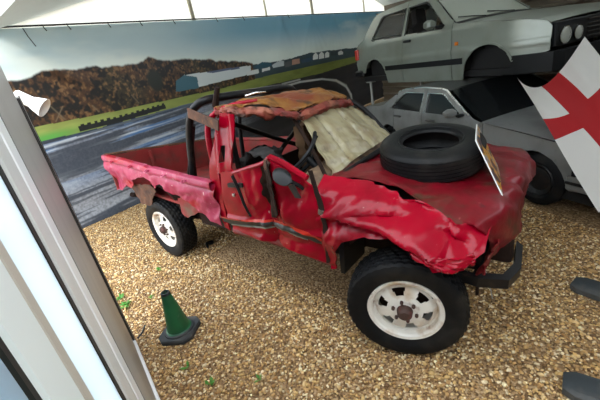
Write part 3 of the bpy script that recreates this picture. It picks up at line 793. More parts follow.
tpan('stripe', [(1.305, 0.791), (1.41, 0.788), (1.824, 0.831), (2.098, 0.851), (2.258, 0.817), (2.377, 0.749), (2.373, 0.729), (2.237, 0.797), (2.084, 0.833), (1.819, 0.813), (1.402, 0.768), (1.311, 0.773)], off(door_fn, .008), .010, 'stripe_orange', parent=door, th=.002)
tpan('torn_gap', rag([(1.928, 1.289), (2.062, 1.328), (2.074, 1.211), (2.051, 1.064), (2.032, 0.924), (1.98, 0.877), (1.899, 0.872), (1.899, 1.009), (1.908, 1.133)], .03, .006, 6), off(lambda x, z: np.stack([x, door_y(x, z) + .03 * crumple(x * 12, z * 7, 58), z], -1), .022), .012, 'rust_and_shade', parent=door, th=.008)
tpan('torn_flap', rag([(1.959, 1.297), (2.045, 1.331), (2.094, 1.315), (2.027, 1.271), (1.98, 1.241)], .02, .004, 6), off(lambda x, z: np.stack([x, door_y(x, z) + .02 * crumple(x * 12, z * 7, 59), z], -1), .03), .012, 'rust', parent=door, th=.008)
tp('door_handle', MB().hexa([(1.545, -.875, 1.085), (1.72, -.88, 1.10), (1.72, -.85, 1.10), (1.545, -.85, 1.085), (1.545, -.875, 1.115), (1.72, -.88, 1.13), (1.72, -.85, 1.13), (1.545, -.85, 1.115)]), 'black_plastic', parent=door)
tp('door_lock', MB().lathe([(0, 0), (.013, 0), (.013, .012), (.0, .014)], 10, Matrix.Translation((1.575, -.858, 1.02)) @ Matrix.Rotation(pi / 2, 4, 'X')), 'steel', parent=door)
tp('window_seal', MB().tube([(1.64, -.88, 1.19), (1.68, -.885, 1.08), (1.70, -.885, .96), (1.725, -.875, .86)], [.014, .013, .012, .009], 6, smooth=3), 'black_plastic', parent=door)
bar([(a, -.84, b) for a, b in [(1.607, 1.194), (1.79, 1.242), (1.945, 1.282), (2.025, 1.327)]], .016, 'door_top_edge', 'red', 3, 8)
bar([(a, -.86, b) for a, b in [(2.056, 1.338), (2.16, 1.301), (2.248, 1.252), (2.334, 1.211)]], .022, 'door_top_edge', 'red', 3, 8)
mir = tp('door_mirror', MB().loft([[(2.20 + dx + .075 * s * cos(a), -.935 + dy + .018 * s * sin(a) * 1.6 , 1.245 + .036 * s * sin(a) - dx * .35 + .035 * s * cos(a) * -.5) for a in np.linspace(0, 2 * pi, 16, endpoint=False)] for dx, dy, s in ((-.02, .02, .55), (-.015, .015, .85), (0, .0, 1), (.02, -.022, .98), (.028, -.03, .8))]), 'black_plastic')
tp('mirror_arm', MB().tube([(2.22, -.90, 1.20), (2.27, -.86, 1.15), (2.28, -.85, 1.13)], .014, 8), 'black_plastic', parent=mir)
tp('mirror_blade', MB().hexa([(2.25, -.91, 1.09), (2.29, -.91, 1.09), (2.29, -.895, 1.09), (2.25, -.895, 1.09), (2.21, -.91, 1.17), (2.25, -.91, 1.18), (2.25, -.895, 1.18), (2.21, -.895, 1.17)]), 'dark_trim', parent=mir)
# gap between door and wing
tpan('door_gap', rag([(a + (.0), b) for a, b in [(2.348, 1.258), (2.379, 1.26), (2.396, 1.158), (2.419, 1.04), (2.424, 0.857), (2.391, 0.607), (2.366, 0.6), (2.391, 0.807), (2.385, 1.021), (2.362, 1.141)]], .04, .003, 4), lambda x, z: np.stack([x, -.856 + .012 * crumple(x * 8, z * 6, 61), z], -1), .012, 'rust_and_shade', th=.008)

# interior
tp('steering_column', MB().tube([(2.22, -.38, .95), (2.05, -.40, 1.12), (1.98, -.41, 1.19)], .032, 10), 'black_plastic')
Rm = Matrix.Translation((1.985, -.42, 1.20)) @ Matrix.Rotation(radians(-52), 4, 'Y') @ Matrix.Rotation(radians(14), 4, 'X')
ring = [Rm @ Vector((.19 * cos(a), .19 * sin(a) * (1 - .10 * cos(a)), .03 * sin(2 * a))) for a in np.linspace(0, 2 * pi, 33)]
sw = tp('steering_wheel', MB().tube(ring, .015, 8), 'black_plastic')
for a in (.3, 2.3, 4.4):
    tp('spoke', MB().tube([Rm @ Vector((0, 0, -.02)), Rm @ Vector((.18 * cos(a), .18 * sin(a), 0))], .014, 6), 'black_plastic', parent=sw)
dash_rows = [[(2.12, y, 1.02 + dz), (2.06, y, 1.08 + dz), (2.09, y, 1.10 + dz), (2.17, y, 1.06 + dz), (2.22, y, .98 + dz)] for y, dz in ((-.66, -.02), (-.40, .02), (-.1, -.03), (.3, -.05), (.66, -.06))]
tpan('dashboard', SQ, displaced(patch(dash_rows), .03, 5, 8, 63), (.04, .03), 'dash_tan', th=.02)
tp('dash_front', MB().hexa([(2.14, -.66, .70), (2.36, -.66, .64), (2.36, .66, .64), (2.14, .66, .70), (2.13, -.66, 1.0), (2.34, -.66, 1.03), (2.34, .66, .98), (2.13, .66, .96)]), 'black_plastic')
def cushion(name, rows, mt, amp=.015, seed=0, th=.10): return tpan(name, SQ, displaced(patch(rows), amp, 4, 4, seed), (.06, .06), mt, th=th)
cushion('seat_cushion', [[(1.50, y, .82), (1.65, y, .86 + .02 * k), (1.85, y, .85), (1.98, y, .80)] for y, k in ((-.62, 0), (-.40, 1), (-.12, 0))], 'seat_black', seed=71)
cushion('seat_back', [[(1.52, y, .86), (1.48, y, 1.0), (1.45, y, 1.14 + k), (1.47, y, 1.20 + k)] for y, k in ((-.62, .0), (-.40, .03), (-.16, -.03))], 'seat_black', seed=72)
cushion('seat_back', [[(1.66, y, .88), (1.64, y, 1.06), (1.62, y, 1.24), (1.64, y, 1.34 + k)] for y, k in ((-.04, .0), (.2, .05), (.46, .0))], 'seat_brown', seed=73)
cushion('seat_cushion', [[(1.62, y, .82), (1.8, y, .86), (1.95, y, .84), (2.02, y, .80)] for y, k in ((.05, .0), (.25, .04), (.52, .0))], 'seat_brown', seed=74)
cushion('torn_cloth', [[(1.58, -.70, 1.20), (1.66, -.71, 1.28), (1.78, -.70, 1.27), (1.86, -.68, 1.20)], [(1.56, -.58, 1.17), (1.66, -.58, 1.27), (1.78, -.57, 1.26), (1.86, -.56, 1.17)], [(1.56, -.46, 1.06), (1.66, -.46, 1.12), (1.78, -.46, 1.1), (1.86, -.46, 1.05)]], 'seat_black', .05, 75, .02)

# crushed roof, split open towards the windscreen
roof_rows = [[(1.43, -.72, 1.665), (1.58, -.70, 1.665), (1.74, -.55, 1.62), (1.90, -.34, 1.52)],
             [(1.40, -.40, 1.655), (1.56, -.34, 1.665), (1.74, -.20, 1.62), (1.90, -.08, 1.535)],
             [(1.36, .0, 1.61), (1.52, .06, 1.64), (1.72, .14, 1.605), (1.88, .22, 1.51)],
             [(1.35, .34, 1.58), (1.50, .36, 1.61), (1.70, .38, 1.575), (1.85, .42, 1.48)],
             [(1.36, .54, 1.55), (1.50, .55, 1.56), (1.66, .56, 1.52), (1.80, .56, 1.45)]]
tpan('roof_panel', rag(SQ, .05, .012, 9), displaced(patch(roof_rows), .045, 4, 6, 81), (.025, .018), 'roof_ochre', th=.012)
curl = [[(1.44, -.72, 1.66), (1.62, -.69, 1.655), (1.78, -.52, 1.60), (1.92, -.33, 1.515)], [(1.47, -.75, 1.62), (1.66, -.70, 1.60), (1.83, -.53, 1.55), (1.95, -.35, 1.475)], [(1.45, -.70, 1.585), (1.64, -.64, 1.57), (1.80, -.47, 1.52), (1.92, -.30, 1.455)]]
tpan('roof_edge', rag(SQ, .05, .07, 10), displaced(patch(curl), .05, 8, 3, 83), (.015, .05), 'roof_red', th=.006)
curl2 = [[(1.91, -.33, 1.515), (1.92, -.05, 1.53), (1.90, .22, 1.505), (1.87, .42, 1.47), (1.81, .56, 1.44)], [(1.95, -.33, 1.47), (1.965, -.05, 1.48), (1.94, .22, 1.46), (1.91, .42, 1.43), (1.85, .56, 1.40)], [(1.91, -.30, 1.45), (1.92, -.03, 1.45), (1.90, .22, 1.43), (1.87, .42, 1.40), (1.81, .56, 1.38)]]
tpan('roof_edge', rag(SQ, .05, .05, 12), displaced(patch(curl2), .04, 9, 3, 84), (.018, .06), 'roof_red', th=.006)
tp('roof_scrap', MB().tube([(1.56, -.50, 1.70), (1.62, -.44, 1.708), (1.67, -.38, 1.70)], .007, 6), 'chrome')

# pale ribbed sheet lying in the windscreen opening
scr_rows = [[(1.88, -.30, 1.48), (2.02, -.36, 1.345), (2.14, -.41, 1.20), (2.235, -.47, 1.06)],
            [(1.86, .0, 1.50), (2.00, -.03, 1.365), (2.13, -.05, 1.225), (2.25, -.08, 1.09)],
            [(1.83, .30, 1.475), (1.97, .30, 1.345), (2.11, .30, 1.21), (2.24, .30, 1.08)],
            [(1.78, .60, 1.42), (1.93, .61, 1.30), (2.07, .62, 1.18), (2.20, .63, 1.06)]]
sp_ = patch(scr_rows)
def scr_fn(u, v):
    rib = sum(np.exp(-((v - c - .03 * (u - .5)) / .016) ** 2) for c in (.25, .55, .82)) * .055
    dent = .035 * crumple(u * 3, v * 3.2, 91)
    return sp_(u, v) + normals(sp_, u, v) * (-rib * sstep(.98, .7, u) - dent)[:, None]
scr_out = [(0.0, .02), (.5, 0), (.8, .005), (.90, .05), (1.03, -.02), (1.05, .06), (.98, .2), (.96, .5), (.97, .8), (.93, .99), (.5, 1), (.0, .98), (.02, .62), (.10, .55), (.13, .42), (.08, .33), (0, .3)]
tpan('windscreen_sheet', rag(scr_out, .06, .004, 13), scr_fn, (.02, .016), 'screen_sheet', th=.008)
tp('screen_frame', MB().tube([(1.86, -.33, 1.465), (2.0, -.40, 1.33), (2.12, -.45, 1.18), (2.21, -.50, 1.06)], .016, 8, smooth=3), 'rust_and_shade')
tp('screen_frame', MB().tube([(2.24, -.50, 1.03), (2.29, -.1, 1.06), (2.28, .3, 1.05), (2.24, .68, 1.02)], .024, 8, smooth=4), 'black_plastic')

# ---- bonnet
hood_near = [(2.235, -.52, 1.065)] + [(x, y, z) for (x, y), z in (([(2.633, -0.442)][0], 1.03), ([(2.901, -0.574)][0], .99), ([(3.102, -0.651)][0], .935), ([(3.254, -0.626)][0], .87), ([(3.304, -0.484)][0], .66))]
hood_far = [(2.22, .70, 1.00), (2.50, .76, .99), (2.80, .78, .99), (3.05, .76, .97), (3.31, .66, .905), (3.365, .58, .76)]
def mix(a, b, t, dz=0, dx=0): return tuple(a[i] * (1 - t) + b[i] * t + (dz if i == 2 else 0) + (dx if i == 0 else 0) for i in range(3))
hood_rows = [hood_near,
             [mix(a, b, .25, d, e) for a, b, d, e in zip(hood_near, hood_far, (.0, .03, .045, .04, .02, -.02), (0, 0, 0, 0, .03, .03))],
             [mix(a, b, .5, d, e) for a, b, d, e in zip(hood_near, hood_far, (.0, .025, .02, .03, .03, .0), (0, 0, 0, 0, .03, .03))],
             [mix(a, b, .75, d, e) for a, b, d, e in zip(hood_near, hood_far, (.0, .02, .03, .03, .03, .03), (0, 0, 0, 0, .02, .01))],
             hood_far]
hood_fn = displaced(patch(hood_rows), .075, 4.6, 4.2, 101, .42, .14)
tpan('bonnet', rag(SQ, .05, .008, 14), hood_fn, (.011, .013), 'hood_red', th=.006)
# far wing
tpan('far_wing', rect(2.3, 3.3, 0, 1), lambda x, t: np.stack([x, .80 - .05 * t ** 2 + .04 * crumple(x * 4, t * 3, 105), np.interp(x, [2.3, 2.9, 3.3], [.98, .96, .86]) - .3 * (1 - t)], -1), (.04, .1), 'hood_red', th=.008)

# ---- near wing: rolled and creased over the wheel
FOLDS = []
for seg, dep, wd in (([(2.484, 0.964), (3.004, 0.967)], .06, .022), ([(2.368, 1.096), (2.85, 1.036)], -.045, .03), ([(2.728, 1.089), (3.037, 0.981)], -.05, .025), ([(3.044, 0.987), (3.292, 0.855)], -.07, .03), ([(3.022, 0.936), (3.23, 0.81)], .06, .02),
                     ([(2.955, 0.892), (3.105, 0.802)], -.05, .02), ([(2.888, 1.018), (3.015, 0.942)], .06, .02), ([(2.537, 0.921), (2.434, 0.603)], -.03, .02), ([(2.599, 1.093), (2.774, 1.051)], .035, .02), ([(3.097, 0.969), (3.133, 0.772)], .04, .015)):
    FOLDS.append((seg[0], seg[1], dep, wd))
def wing_y(x, z):
    zt = np.interp(x, [2.3, 2.8, 3.05, 3.3], [1.13, 1.055, .955, .87])
    h = zt - z
    y = np.interp(h, [-.02, .0, .03, .08, .13, .155, .165, .185, .25, .32, .40, .62], [-.60, -.63, -.72, -.80, -.87, -.86, -.79, -.785, -.865, -.875, -.84, -.82])
    cr = np.interp(x, [2.3, 2.5, 3.0, 3.3], [0, .6, 1, .7])
    flat = np.interp(h, [-.02, .0, .06, .14, .4, .62], [-.62, -.66, -.78, -.83, -.845, -.825])
    y = y * cr + flat * (1 - cr)
    y = y + .045 * crumple(x * 4 + z * 2, z * 6 - x * 2, 111) + .018 * facet(x * 12 + z * 5, z * 15, 115)
    for (xa, za), (xb, zb), dep, wd in FOLDS:
        dx, dz = xb - xa, zb - za; t = np.clip(((x - xa) * dx + (z - za) * dz) / (dx * dx + dz * dz), 0, 1)
        d = np.hypot(x - xa - t * dx, z - za - t * dz); y = y + dep * np.exp(-d / wd) * np.sin(pi * np.clip(t * .9 + .05, 0, 1))
    y = y + .10 * sstep(3.08, 3.32, x)
    return y
wing_fn = lambda x, z: np.stack([x, wing_y(x, z), z], -1)
wing_outline = [(2.30, 1.15), (2.50, 1.115), (2.80, 1.07), (2.95, 1.01), (3.08, .96), (3.20, .92), (3.28, .88), (3.28, .80), (3.18, .735), (3.07, .715), (2.98, .785), (2.90, .855), (2.78, .845), (2.62, .835), (2.53, .81), (2.48, .74), (2.44, .62), (2.42, .55), (2.375, .54), (2.36, .70), (2.34, .95)]
wing = tpan('front_wing', rag(wing_outline, .05, .006, 16), wing_fn, .010, 'red', th=.008)
flap_rows = [[(2.95, -.86, .87), (3.04, -.875, .84), (3.15, -.84, .82), (3.25, -.76, .83)], [(2.97, -.88, .83), (3.06, -.89, .79), (3.16, -.855, .77), (3.26, -.765, .785)], [(3.00, -.86, .80), (3.07, -.865, .76), (3.16, -.835, .74), (3.25, -.75, .755)]]
tpan('wing_flap', rag(SQ, .07, .03, 17), displaced(patch(flap_rows), .03, 6, 4, 119), (.03, .05), 'red', th=.006, parent=wing)
tp('side_badge', MB().hexa([(2.375, -.868, .975), (2.415, -.872, .965), (2.415, -.86, .965), (2.375, -.856, .975), (2.385, -.868, 1.012), (2.425, -.872, 1.002), (2.425, -.86, 1.002), (2.385, -.856, 1.012)]), 'chrome', parent=wing)
# dark inner arch and front structure
wt = [(.47 * cos(a), .42 * sin(a)) for a in np.linspace(.30 * pi, .98 * pi, 20)]
tp('inner_wing', MB().loft([[(2.86 + x, y, .46 + z) for x, z in wt] + [(2.86 + x * .96, y, .46 + z * .96) for x, z in reversed(wt)] for y in (-.74, -.40)]).box((2.42, -.42, .5), (3.14, -.40, .86)), 'rust_and_shade')
tp('mud_flap', MB().hexa([(2.43, -.80, .50), (2.46, -.80, .50), (2.46, -.52, .50), (2.43, -.52, .50), (2.45, -.80, .84), (2.50, -.80, .84), (2.50, -.52, .84), (2.45, -.52, .84)]), 'black_plastic')
tp('headlamp_bucket', MB().lathe([(.0, -.02), (.05, -.02), (.085, .03), (.09, .055), (.07, .065), (.0, .05)], 18, Matrix.Translation((3.185, -.575, .838)) @ Matrix.Scale(.8, 4) @ Matrix.Rotation(radians(60), 4, 'Y') @ Matrix.Rotation(radians(25), 4, 'X')), 'lamp_violet')
tp('radiator', MB().box((3.12, -.42, .50), (3.18, .55, .84), .01).box((3.18, -.5, .46), (3.22, .62, .52), .01), 'black_metal')
tp('front_panel', MB().hexa([(3.14, -.36, .56), (3.22, -.36, .56), (3.26, .50, .50), (3.18, .50, .50), (3.16, -.40, .78), (3.24, -.40, .78), (3.28, .50, .74), (3.20, .50, .74)]), 'rust_and_shade')
tpan('crumpled_slam_panel', rag(rect(-.62, .1, 0, 1), .06, .03, 18), lambda y, t: np.stack([3.25 + .05 * crumple(y * 6, t * 2, 121) + .04 * t, y, .60 + .17 * t + .03 * crumple(y * 5, t * 3 + 7, 123)], -1), (.025, .06), 'red_dark', th=.006)
path = [(3.04, -.60, .575), (3.22, -.60, .555), (3.36, -.52, .53), (3.395, -.36, .52), (3.37, -.12, .53)]
rings = [[(x - .03, y + .01, z - .04), (x + .012, y - .012, z - .045), (x + .018, y - .016, z + .02), (x - .02, y + .015, z + .03)] for x, y, z in path]
tp('bumper_bar', MB().loft(rings), 'black_metal', 25)
tp('bracket', MB().box((3.20, -.30, .50), (3.35, -.20, .70), .01), 'rust_and_shade')
tp('hanging_bracket', MB().box((3.21, -.55, .40), (3.225, -.53, .56), .003), 'rust_and_shade')
wire = tp('loose_wire', MB().tube([(3.23, -0.43, 0.54), (3.25, -0.45, 0.48), (3.27, -0.46, 0.42), (3.29, -0.48, 0.35)], .004, 6, smooth=3), 'steel')
tp('connector', MB().lathe([(0, 0), (.007, .003), (.013, .02), (.012, .05), (.007, .062), (0, .063)], 10, Matrix.Translation([(3.27, -0.46, 0.43)][0]) @ Matrix.Rotation(radians(-18), 4, 'Y')), 'white_plastic', parent=wire)

# ================================================================== the two stacked cars
class Car:
    """local frame: nose at x=0 pointing +x, near (right) flank at y=0, ground at z=0"""
    def __init__(s, name, loc, hd, W, belt, tumble, label, cat='car'):
        s.root = empty(name, loc, hd, label, cat); s.W = W; s.belt = belt; s.tum = tumble
    def inset(s, u, z):
        u = np.asarray(u, float); z = np.asarray(z, float)
        i = .035 * ((z - .5) / .35) ** 2 * (z < .5) + .02 * sstep(.5, s.belt, z)
        i = i - .010 * np.exp(-((z - .60) / .02) ** 2)
        i = i + np.maximum(0, z - s.belt) * s.tum
        i = i + .07 * sstep(.55, -.05, u) + .06 * sstep(s.L - .55, s.L + .05, u)
        return i
    def fn(s, side):
        if side == 0: return lambda u, z: np.stack([-u, s.inset(u, z), z], -1)
        return lambda u, z: np.stack([-u, s.W - s.inset(u, z), z], -1)
    def flank(s, outline, holes, cuts, names, mt, res=.035):
        out = []
        for side in (0, 1):
            lo = -1
            for k, nm in enumerate(names):
                hi = cuts[k] if k < len(cuts) else 99
                out.append(panel(nm, outline, s.fn(side), res, mt, s.root, holes=holes, th=.012, clip=(max(lo, -1) + (.006 if k else 0), hi - .006), smooth=40))
                lo = hi
        return out
    def skin(s, name, prof, mt, crown=.02, n=14, th=.01, edge=.0, ny=12):
        """sheet across the car following the (u,z) profile"""
        P = np.array(prof, float); d = np.r_[0, np.cumsum(np.hypot(*np.diff(P, axis=0).T))]; d = d / d[-1]
        def f(a, t):
            u = np.interp(a, d, P[:, 0]); z = np.interp(a, d, P[:, 1]); i = s.inset(u, z) + edge
            return np.stack([-u, i + (s.W - 2 * i) * t, z + crown * (1 - (2 * t - 1) ** 2) * 1.0], -1)
        return panel(name, SQ, f, (1 / n, 1 / ny), mt, s.root, th=th, smooth=40)
    def box(s, name, u0, u1, y0, y1, z0, z1, mt, bev=.01, parent=None):
        return MB().box((-u0, y0, z0), (-u1, y1, z1), bev).build(name, mt, parent or s.root)
    def pane(s, name, hole, mt, d=.012):
        for side in (0, 1):
            f = s.fn(side); sg = 1 if side == 0 else -1
            panel(name, hole, lambda u, z: f(u, z) + np.array([0, sg * d, 0]), .08, mt, s.root, th=.004)

mat('glass_dark', (.012, .014, .015), .08, spec=.6)
mat('glass_grey', (.30, .32, .29), .06, spec=.8, layers=[((.40, .42, .38), 1.5, .4, .7, 3)])
def glass(name, tint, amt):
    m = bpy.data.materials.new(name); m.use_nodes = True; M[name] = m
    nt = m.node_tree; N = nt.nodes; b = N['Principled BSDF']; b.inputs['Base Color'].default_value = (*tint, 1); b.inputs['Roughness'].default_value = .06
    t = N.new('ShaderNodeBsdfTransparent'); mx = N.new('ShaderNodeMixShader'); mx.inputs[0].default_value = amt
    nt.links.new(b.outputs[0], mx.inputs[1]); nt.links.new(t.outputs[0], mx.inputs[2]); nt.links.new(mx.outputs[0], N['Material Output'].inputs[0])
glass('glass_clear', (.10, .11, .10), .82)
glass('glass_smoke', (.02, .022, .022), .45)
glass('lens_glass', (.5, .52, .46), .35)
glass('screen_glass', (.42, .45, .38), .22)  # pale, mostly opaque tint stands in for reflections on the windscreen

# ---- hatchback on stands
G = Car('hatchback_car', (3.238, 2.489, .985), -.4905, 1.66, .90, .36, 'silver green three-door hatchback without wheels, stacked above a grey saloon')
G.L = 3.96
A1 = [(.80 - .37 * cos(a), .29 + .36 * sin(a)) for a in np.linspace(.35, 2.85, 14)]
A2 = [(3.27 - .35 * cos(a), .30 + .36 * sin(a)) for a in np.linspace(.25, 2.8, 14)]
g_out = [(.05, .49), (.42, .47)] + A1 + [(1.19, .22), (2.90, .22)] + A2 + [(3.64, .42), (3.93, .44), (3.96, .60), (3.94, .92), (3.80, 1.0), (3.70, 1.03), (3.42, 1.36), (3.28, 1.415), (2.9, 1.44), (2.4, 1.45), (1.98, 1.42), (1.86, 1.38), (1.36, .98), (1.20, .945), (.7, .90), (.30, .85), (.10, .80), (.05, .74)]
g_w1 = [(1.60, .95), (2.38, .965), (2.40, 1.35), (2.02, 1.34), (1.96, 1.31), (1.56, .99)]
g_w2 = [(2.50, .965), (3.30, .985), (3.34, 1.01), (3.14, 1.31), (3.08, 1.335), (2.50, 1.355)]
G.flank(g_out, [g_w1, g_w2], [1.38, 2.45], ['front_wing', 'door', 'rear_quarter'], 'silver_green')
G.skin('bonnet', [(.07, .78), (.12, .815), (.5, .885), (.9, .925), (1.28, .955)], 'silver_green', .02)
G.skin('scuttle', [(1.29, .955), (1.40, .985)], 'black_plastic', .02, n=3)
G.skin('windscreen', [(1.38, .99), (1.62, 1.18), (1.90, 1.395)], 'screen_glass', .02, edge=.045)
G.skin('roof', [(1.88, 1.39), (2.0, 1.425), (2.4, 1.455), (2.9, 1.445), (3.28, 1.42), (3.42, 1.365)], 'silver_green', .02)
G.skin('rear_window', [(3.44, 1.35), (3.70, 1.03)], 'glass_smoke', .01, edge=.04)
G.skin('hatch', [(3.70, 1.03), (3.92, .95), (3.96, .60), (3.94, .44)], 'silver_green', .0)
for y in (.0, 1.66):
    sgn = 1 if y == 0 else -1
    panel('side_moulding', [(1.18, .44), (2.92, .44), (2.92, .52), (1.18, .52)], (lambda f, s_: (lambda u, z: f(u, z) + np.array([0, -.012 * s_, 0])))(G.fn(0 if y == 0 else 1), sgn), .06, 'black_plastic', G.root, th=.014)
panel('arch_lip', A1 + [(.80 + .395 * cos(a), .29 + .385 * sin(a)) for a in np.linspace(.29, 2.79, 14)], lambda u, z: G.fn(0)(u, z) + np.array([0, -.006, 0]), .02, 'silver_green', G.root, th=.016)
panel('arch_lip', A2 + [(3.27 + .375 * cos(a), .30 + .385 * sin(a)) for a in np.linspace(.34, 2.89, 14)], lambda u, z: G.fn(0)(u, z) + np.array([0, -.006, 0]), .02, 'silver_green', G.root, th=.016)
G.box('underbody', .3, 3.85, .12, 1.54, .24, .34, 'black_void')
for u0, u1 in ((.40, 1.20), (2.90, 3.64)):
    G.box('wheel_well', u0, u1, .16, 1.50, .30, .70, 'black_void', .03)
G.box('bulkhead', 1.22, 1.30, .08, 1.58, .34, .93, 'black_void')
G.box('dashboard', 1.30, 1.72, .14, 1.52, .62, .95, 'black_plastic', .04)
for y0 in (.22, .92):
    G.box('seat', 2.05, 2.52, y0, y0 + .50, .40, .58, 'seat_black', .05)
    st = MB().loft([[(-(2.42 + z * .18) + d, y0 + .25 + .24 * sx * k, .55 + z) for d, sx in ((-.06, -1), (.06, -1), (.06, 1), (-.06, 1))] for z, k in ((0, .95), (.3, 1), (.5, .9), (.56, .45), (.60, .42), (.74, .42), (.78, .3))]).build('seat_back', 'seat_black', G.root)
G.box('rear_bench', 2.95, 3.35, .18, 1.48, .40, .62, 'seat_black', .05)
G.box('rear_bench_back', 3.22, 3.40, .18, 1.48, .60, .95, 'seat_black', .05)
sw = [(-1.88 + .18 * .5 * cos(a) * .7, .48 + .18 * sin(a), .93 + .18 * cos(a) * .75) for a in np.linspace(0, 2 * pi, 25)]
MB().tube(sw, .014, 8).build('steering_wheel', 'black_plastic', G.root)
# front end
G.box('grille', .02, .09, .10, 1.56, .52, .775, 'black_plastic', .01)
for k in range(5): G.box('grille_slat', .005, .03, .62, 1.04, .55 + k * .045, .565 + k * .045, 'dark_trim', .003)
for y, r in ((.235, .088), (.455, .070), (1.205, .070), (1.425, .088)):
    T_ = Matrix.Translation((-.02, y, .625)) @ Matrix.Rotation(pi / 2, 4, 'Y')
    hl = MB().lathe([(0, -.04), (r * .7, -.03), (r, .0), (r * 1.08, .012), (r * 1.08, .02), (r, .022), (r * .97, .012), (.0, .0)], 28, T_).build('headlamp', 'chrome', G.root)
    MB().lathe([(0, .012), (r * .96, .012), (r * .8, .026), (r * .4, .034), (0, .036)], 24, T_).build('lens', 'lens_glass', hl)
bp = MB().loft([[(x, y, z) for x, y in ((-.46, .0), (-.30, -.02), (.02, .02), (.08, .12), (.09, .83), (.08, 1.54), (.02, 1.64), (-.30, 1.68), (-.46, 1.66), (-.40, 1.60), (-.05, 1.5), (-.02, .83), (-.05, .16), (-.40, .06))] for z in (.28, .34, .46, .485)]).build('front_bumper', 'black_plastic', G.root, 30)
G.box('rear_bumper', 3.70, 4.02, .01, 1.65, .34, .48, 'black_plastic', .03)
for y in (.05, 1.53): G.box('tail_lamp', 3.86, 3.975, y - .02, y + .10, .68, .88, 'lamp_red', .01)
panel('fuel_flap', rect(3.48, 3.62, .80, .95), lambda u, z: G.fn(0)(u, z) + np.array([0, -.006, 0]), .05, 'silver_green', G.root, th=.01)
panel('side_repeater', rect(1.26, 1.315, .69, .735), lambda u, z: G.fn(0)(u, z) + np.array([0, -.01, 0]), .03, 'amber', G.root, th=.014)
hd = G.box('door_handle', 2.22, 2.38, -.022, .012, .845, .885, 'black_plastic', .008)
G.box('mirror', 1.60, 1.74, -.19, -.03, .96, 1.09, 'silver_green', .035)
G.box('mirror_arm', 1.55, 1.62, -.06, .06, .95, 1.0, 'black_plastic', .01)
MB().tube([(-1.34, .62, 1.005), (-1.36, .40, 1.03), (-1.40, .16, 1.05)], .008, 6).build('wiper', 'black_plastic', G.root)
MB().tube([(-1.34, 1.2, 1.005), (-1.36, .95, 1.03), (-1.40, .72, 1.06)], .008, 6).build('wiper', 'black_plastic', G.root)
G.pane('quarter_glass', g_w2, 'glass_clear')

def surround(C, win, k=.028, mt='black_plastic'):
    c = np.mean(np.array(win), 0); big = [tuple(np.array(p) + (np.array(p) - c) / np.linalg.norm(np.array(p) - c) * k) for p in win]
    panel('window_seal', big, lambda u, z: C.fn(0)(u, z) + np.array([0, -.008, 0]), .02, mt, C.root, holes=[win], th=.008)
surround(G, g_w1); surround(G, g_w2)
panel('swage_line', rect(1.40, 3.86, .745, .757), lambda u, z: G.fn(0)(u, z) + np.array([0, -.007, 0]), (.08, .006), 'silver_green', G.root, th=.008)
for u in (1.38, 2.45):
    panel('door_gap', rect(u - .007, u + .007, .24, .935), lambda uu, z: G.fn(0)(uu, z) + np.array([0, .004, 0]), (.007, .05), 'black_void', G.root, th=.004)

# ---- steel stands carrying the hatchback
def stand(px, py, top, label):
    st = empty('support_stand', (px, py, 0), -.49, label, 'support stand')
    MB().tube([(0, 0, .01), (0, 0, top - .02)], .028, 12).build('post', 'galv', st)
    MB().box((-.10, -.10, 0), (.10, .10, .012), .003).build('base_plate', 'galv', st)
    MB().box((-.09, -.06, top - .02), (.09, .06, top), .003).build('head_plate', 'galv', st)
stand(2.33, 4.36, 1.218, 'galvanised post propping the hatchback, seen past the saloon windscreen')
stand(.07, 4.36, 1.218, 'galvanised post under the rear wheel arch of the hatchback')
stand(.75, 5.35, 1.218, 'galvanised post under the far rear corner of the hatchback')

# ---- low saloon below it
S = Car('saloon_car', (3.90, 1.214, 0), -.5724, 1.68, .83, .42, 'dusty grey four-door saloon with dark windows, crushed low beneath a hatchback')
S.L = 4.40
B1 = [(.78 - .34 * cos(a), .26 + .36 * sin(a)) for a in np.linspace(.1, 3.0, 14)]
B2 = [(3.45 - .33 * cos(a), .26 + .35 * sin(a)) for a in np.linspace(.1, 3.0, 14)]
s_out = [(.03, .30), (.42, .28)] + B1 + [(1.13, .17), (3.11, .17)] + B2 + [(3.80, .28), (4.36, .32), (4.40, .50), (4.38, .80), (4.30, .845), (3.80, .875), (3.66, .90), (3.28, 1.12), (3.10, 1.165), (2.7, 1.185), (2.3, 1.175), (2.16, 1.15), (1.62, .86), (1.45, .82), (.9, .765), (.4, .71), (.12, .66), (.03, .60)]
s_w1 = [(1.86, .865), (2.52, .865), (2.54, 1.115), (2.26, 1.11), (2.20, 1.09), (1.82, .885)]
s_w2 = [(2.63, .865), (3.36, .875), (3.40, .89), (3.14, 1.085), (3.06, 1.11), (2.65, 1.115)]
S.flank(s_out, [s_w1, s_w2], [1.45, 2.58, 3.30], ['front_wing', 'front_door', 'rear_door', 'rear_quarter'], 'silver_grey')
surround(S, s_w1, .02, 'chrome'); surround(S, s_w2, .02, 'chrome')
for u in (1.45, 2.58, 3.30):
    panel('door_gap', rect(u - .007, u + .007, .30 if u > 3 else .20, .82), lambda uu, z: S.fn(0)(uu, z) + np.array([0, .004, 0]), (.007, .05), 'black_void', S.root, th=.004)
S.pane('side_window', s_w1, 'glass_dark'); S.pane('side_window', s_w2, 'glass_dark')
S.skin('bonnet', [(.05, .62), (.14, .675), (.5, .735), (1.0, .79), (1.48, .83)], 'silver_grey', .025)
S.skin('windscreen', [(1.50, .83), (1.66, .89), (2.18, 1.155)], 'glass_dark', .02, edge=.05)
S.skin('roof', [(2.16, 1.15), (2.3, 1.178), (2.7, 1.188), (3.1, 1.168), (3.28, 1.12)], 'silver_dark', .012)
S.skin('rear_window', [(3.28, 1.12), (3.66, .90)], 'glass_dark', .01, edge=.03)
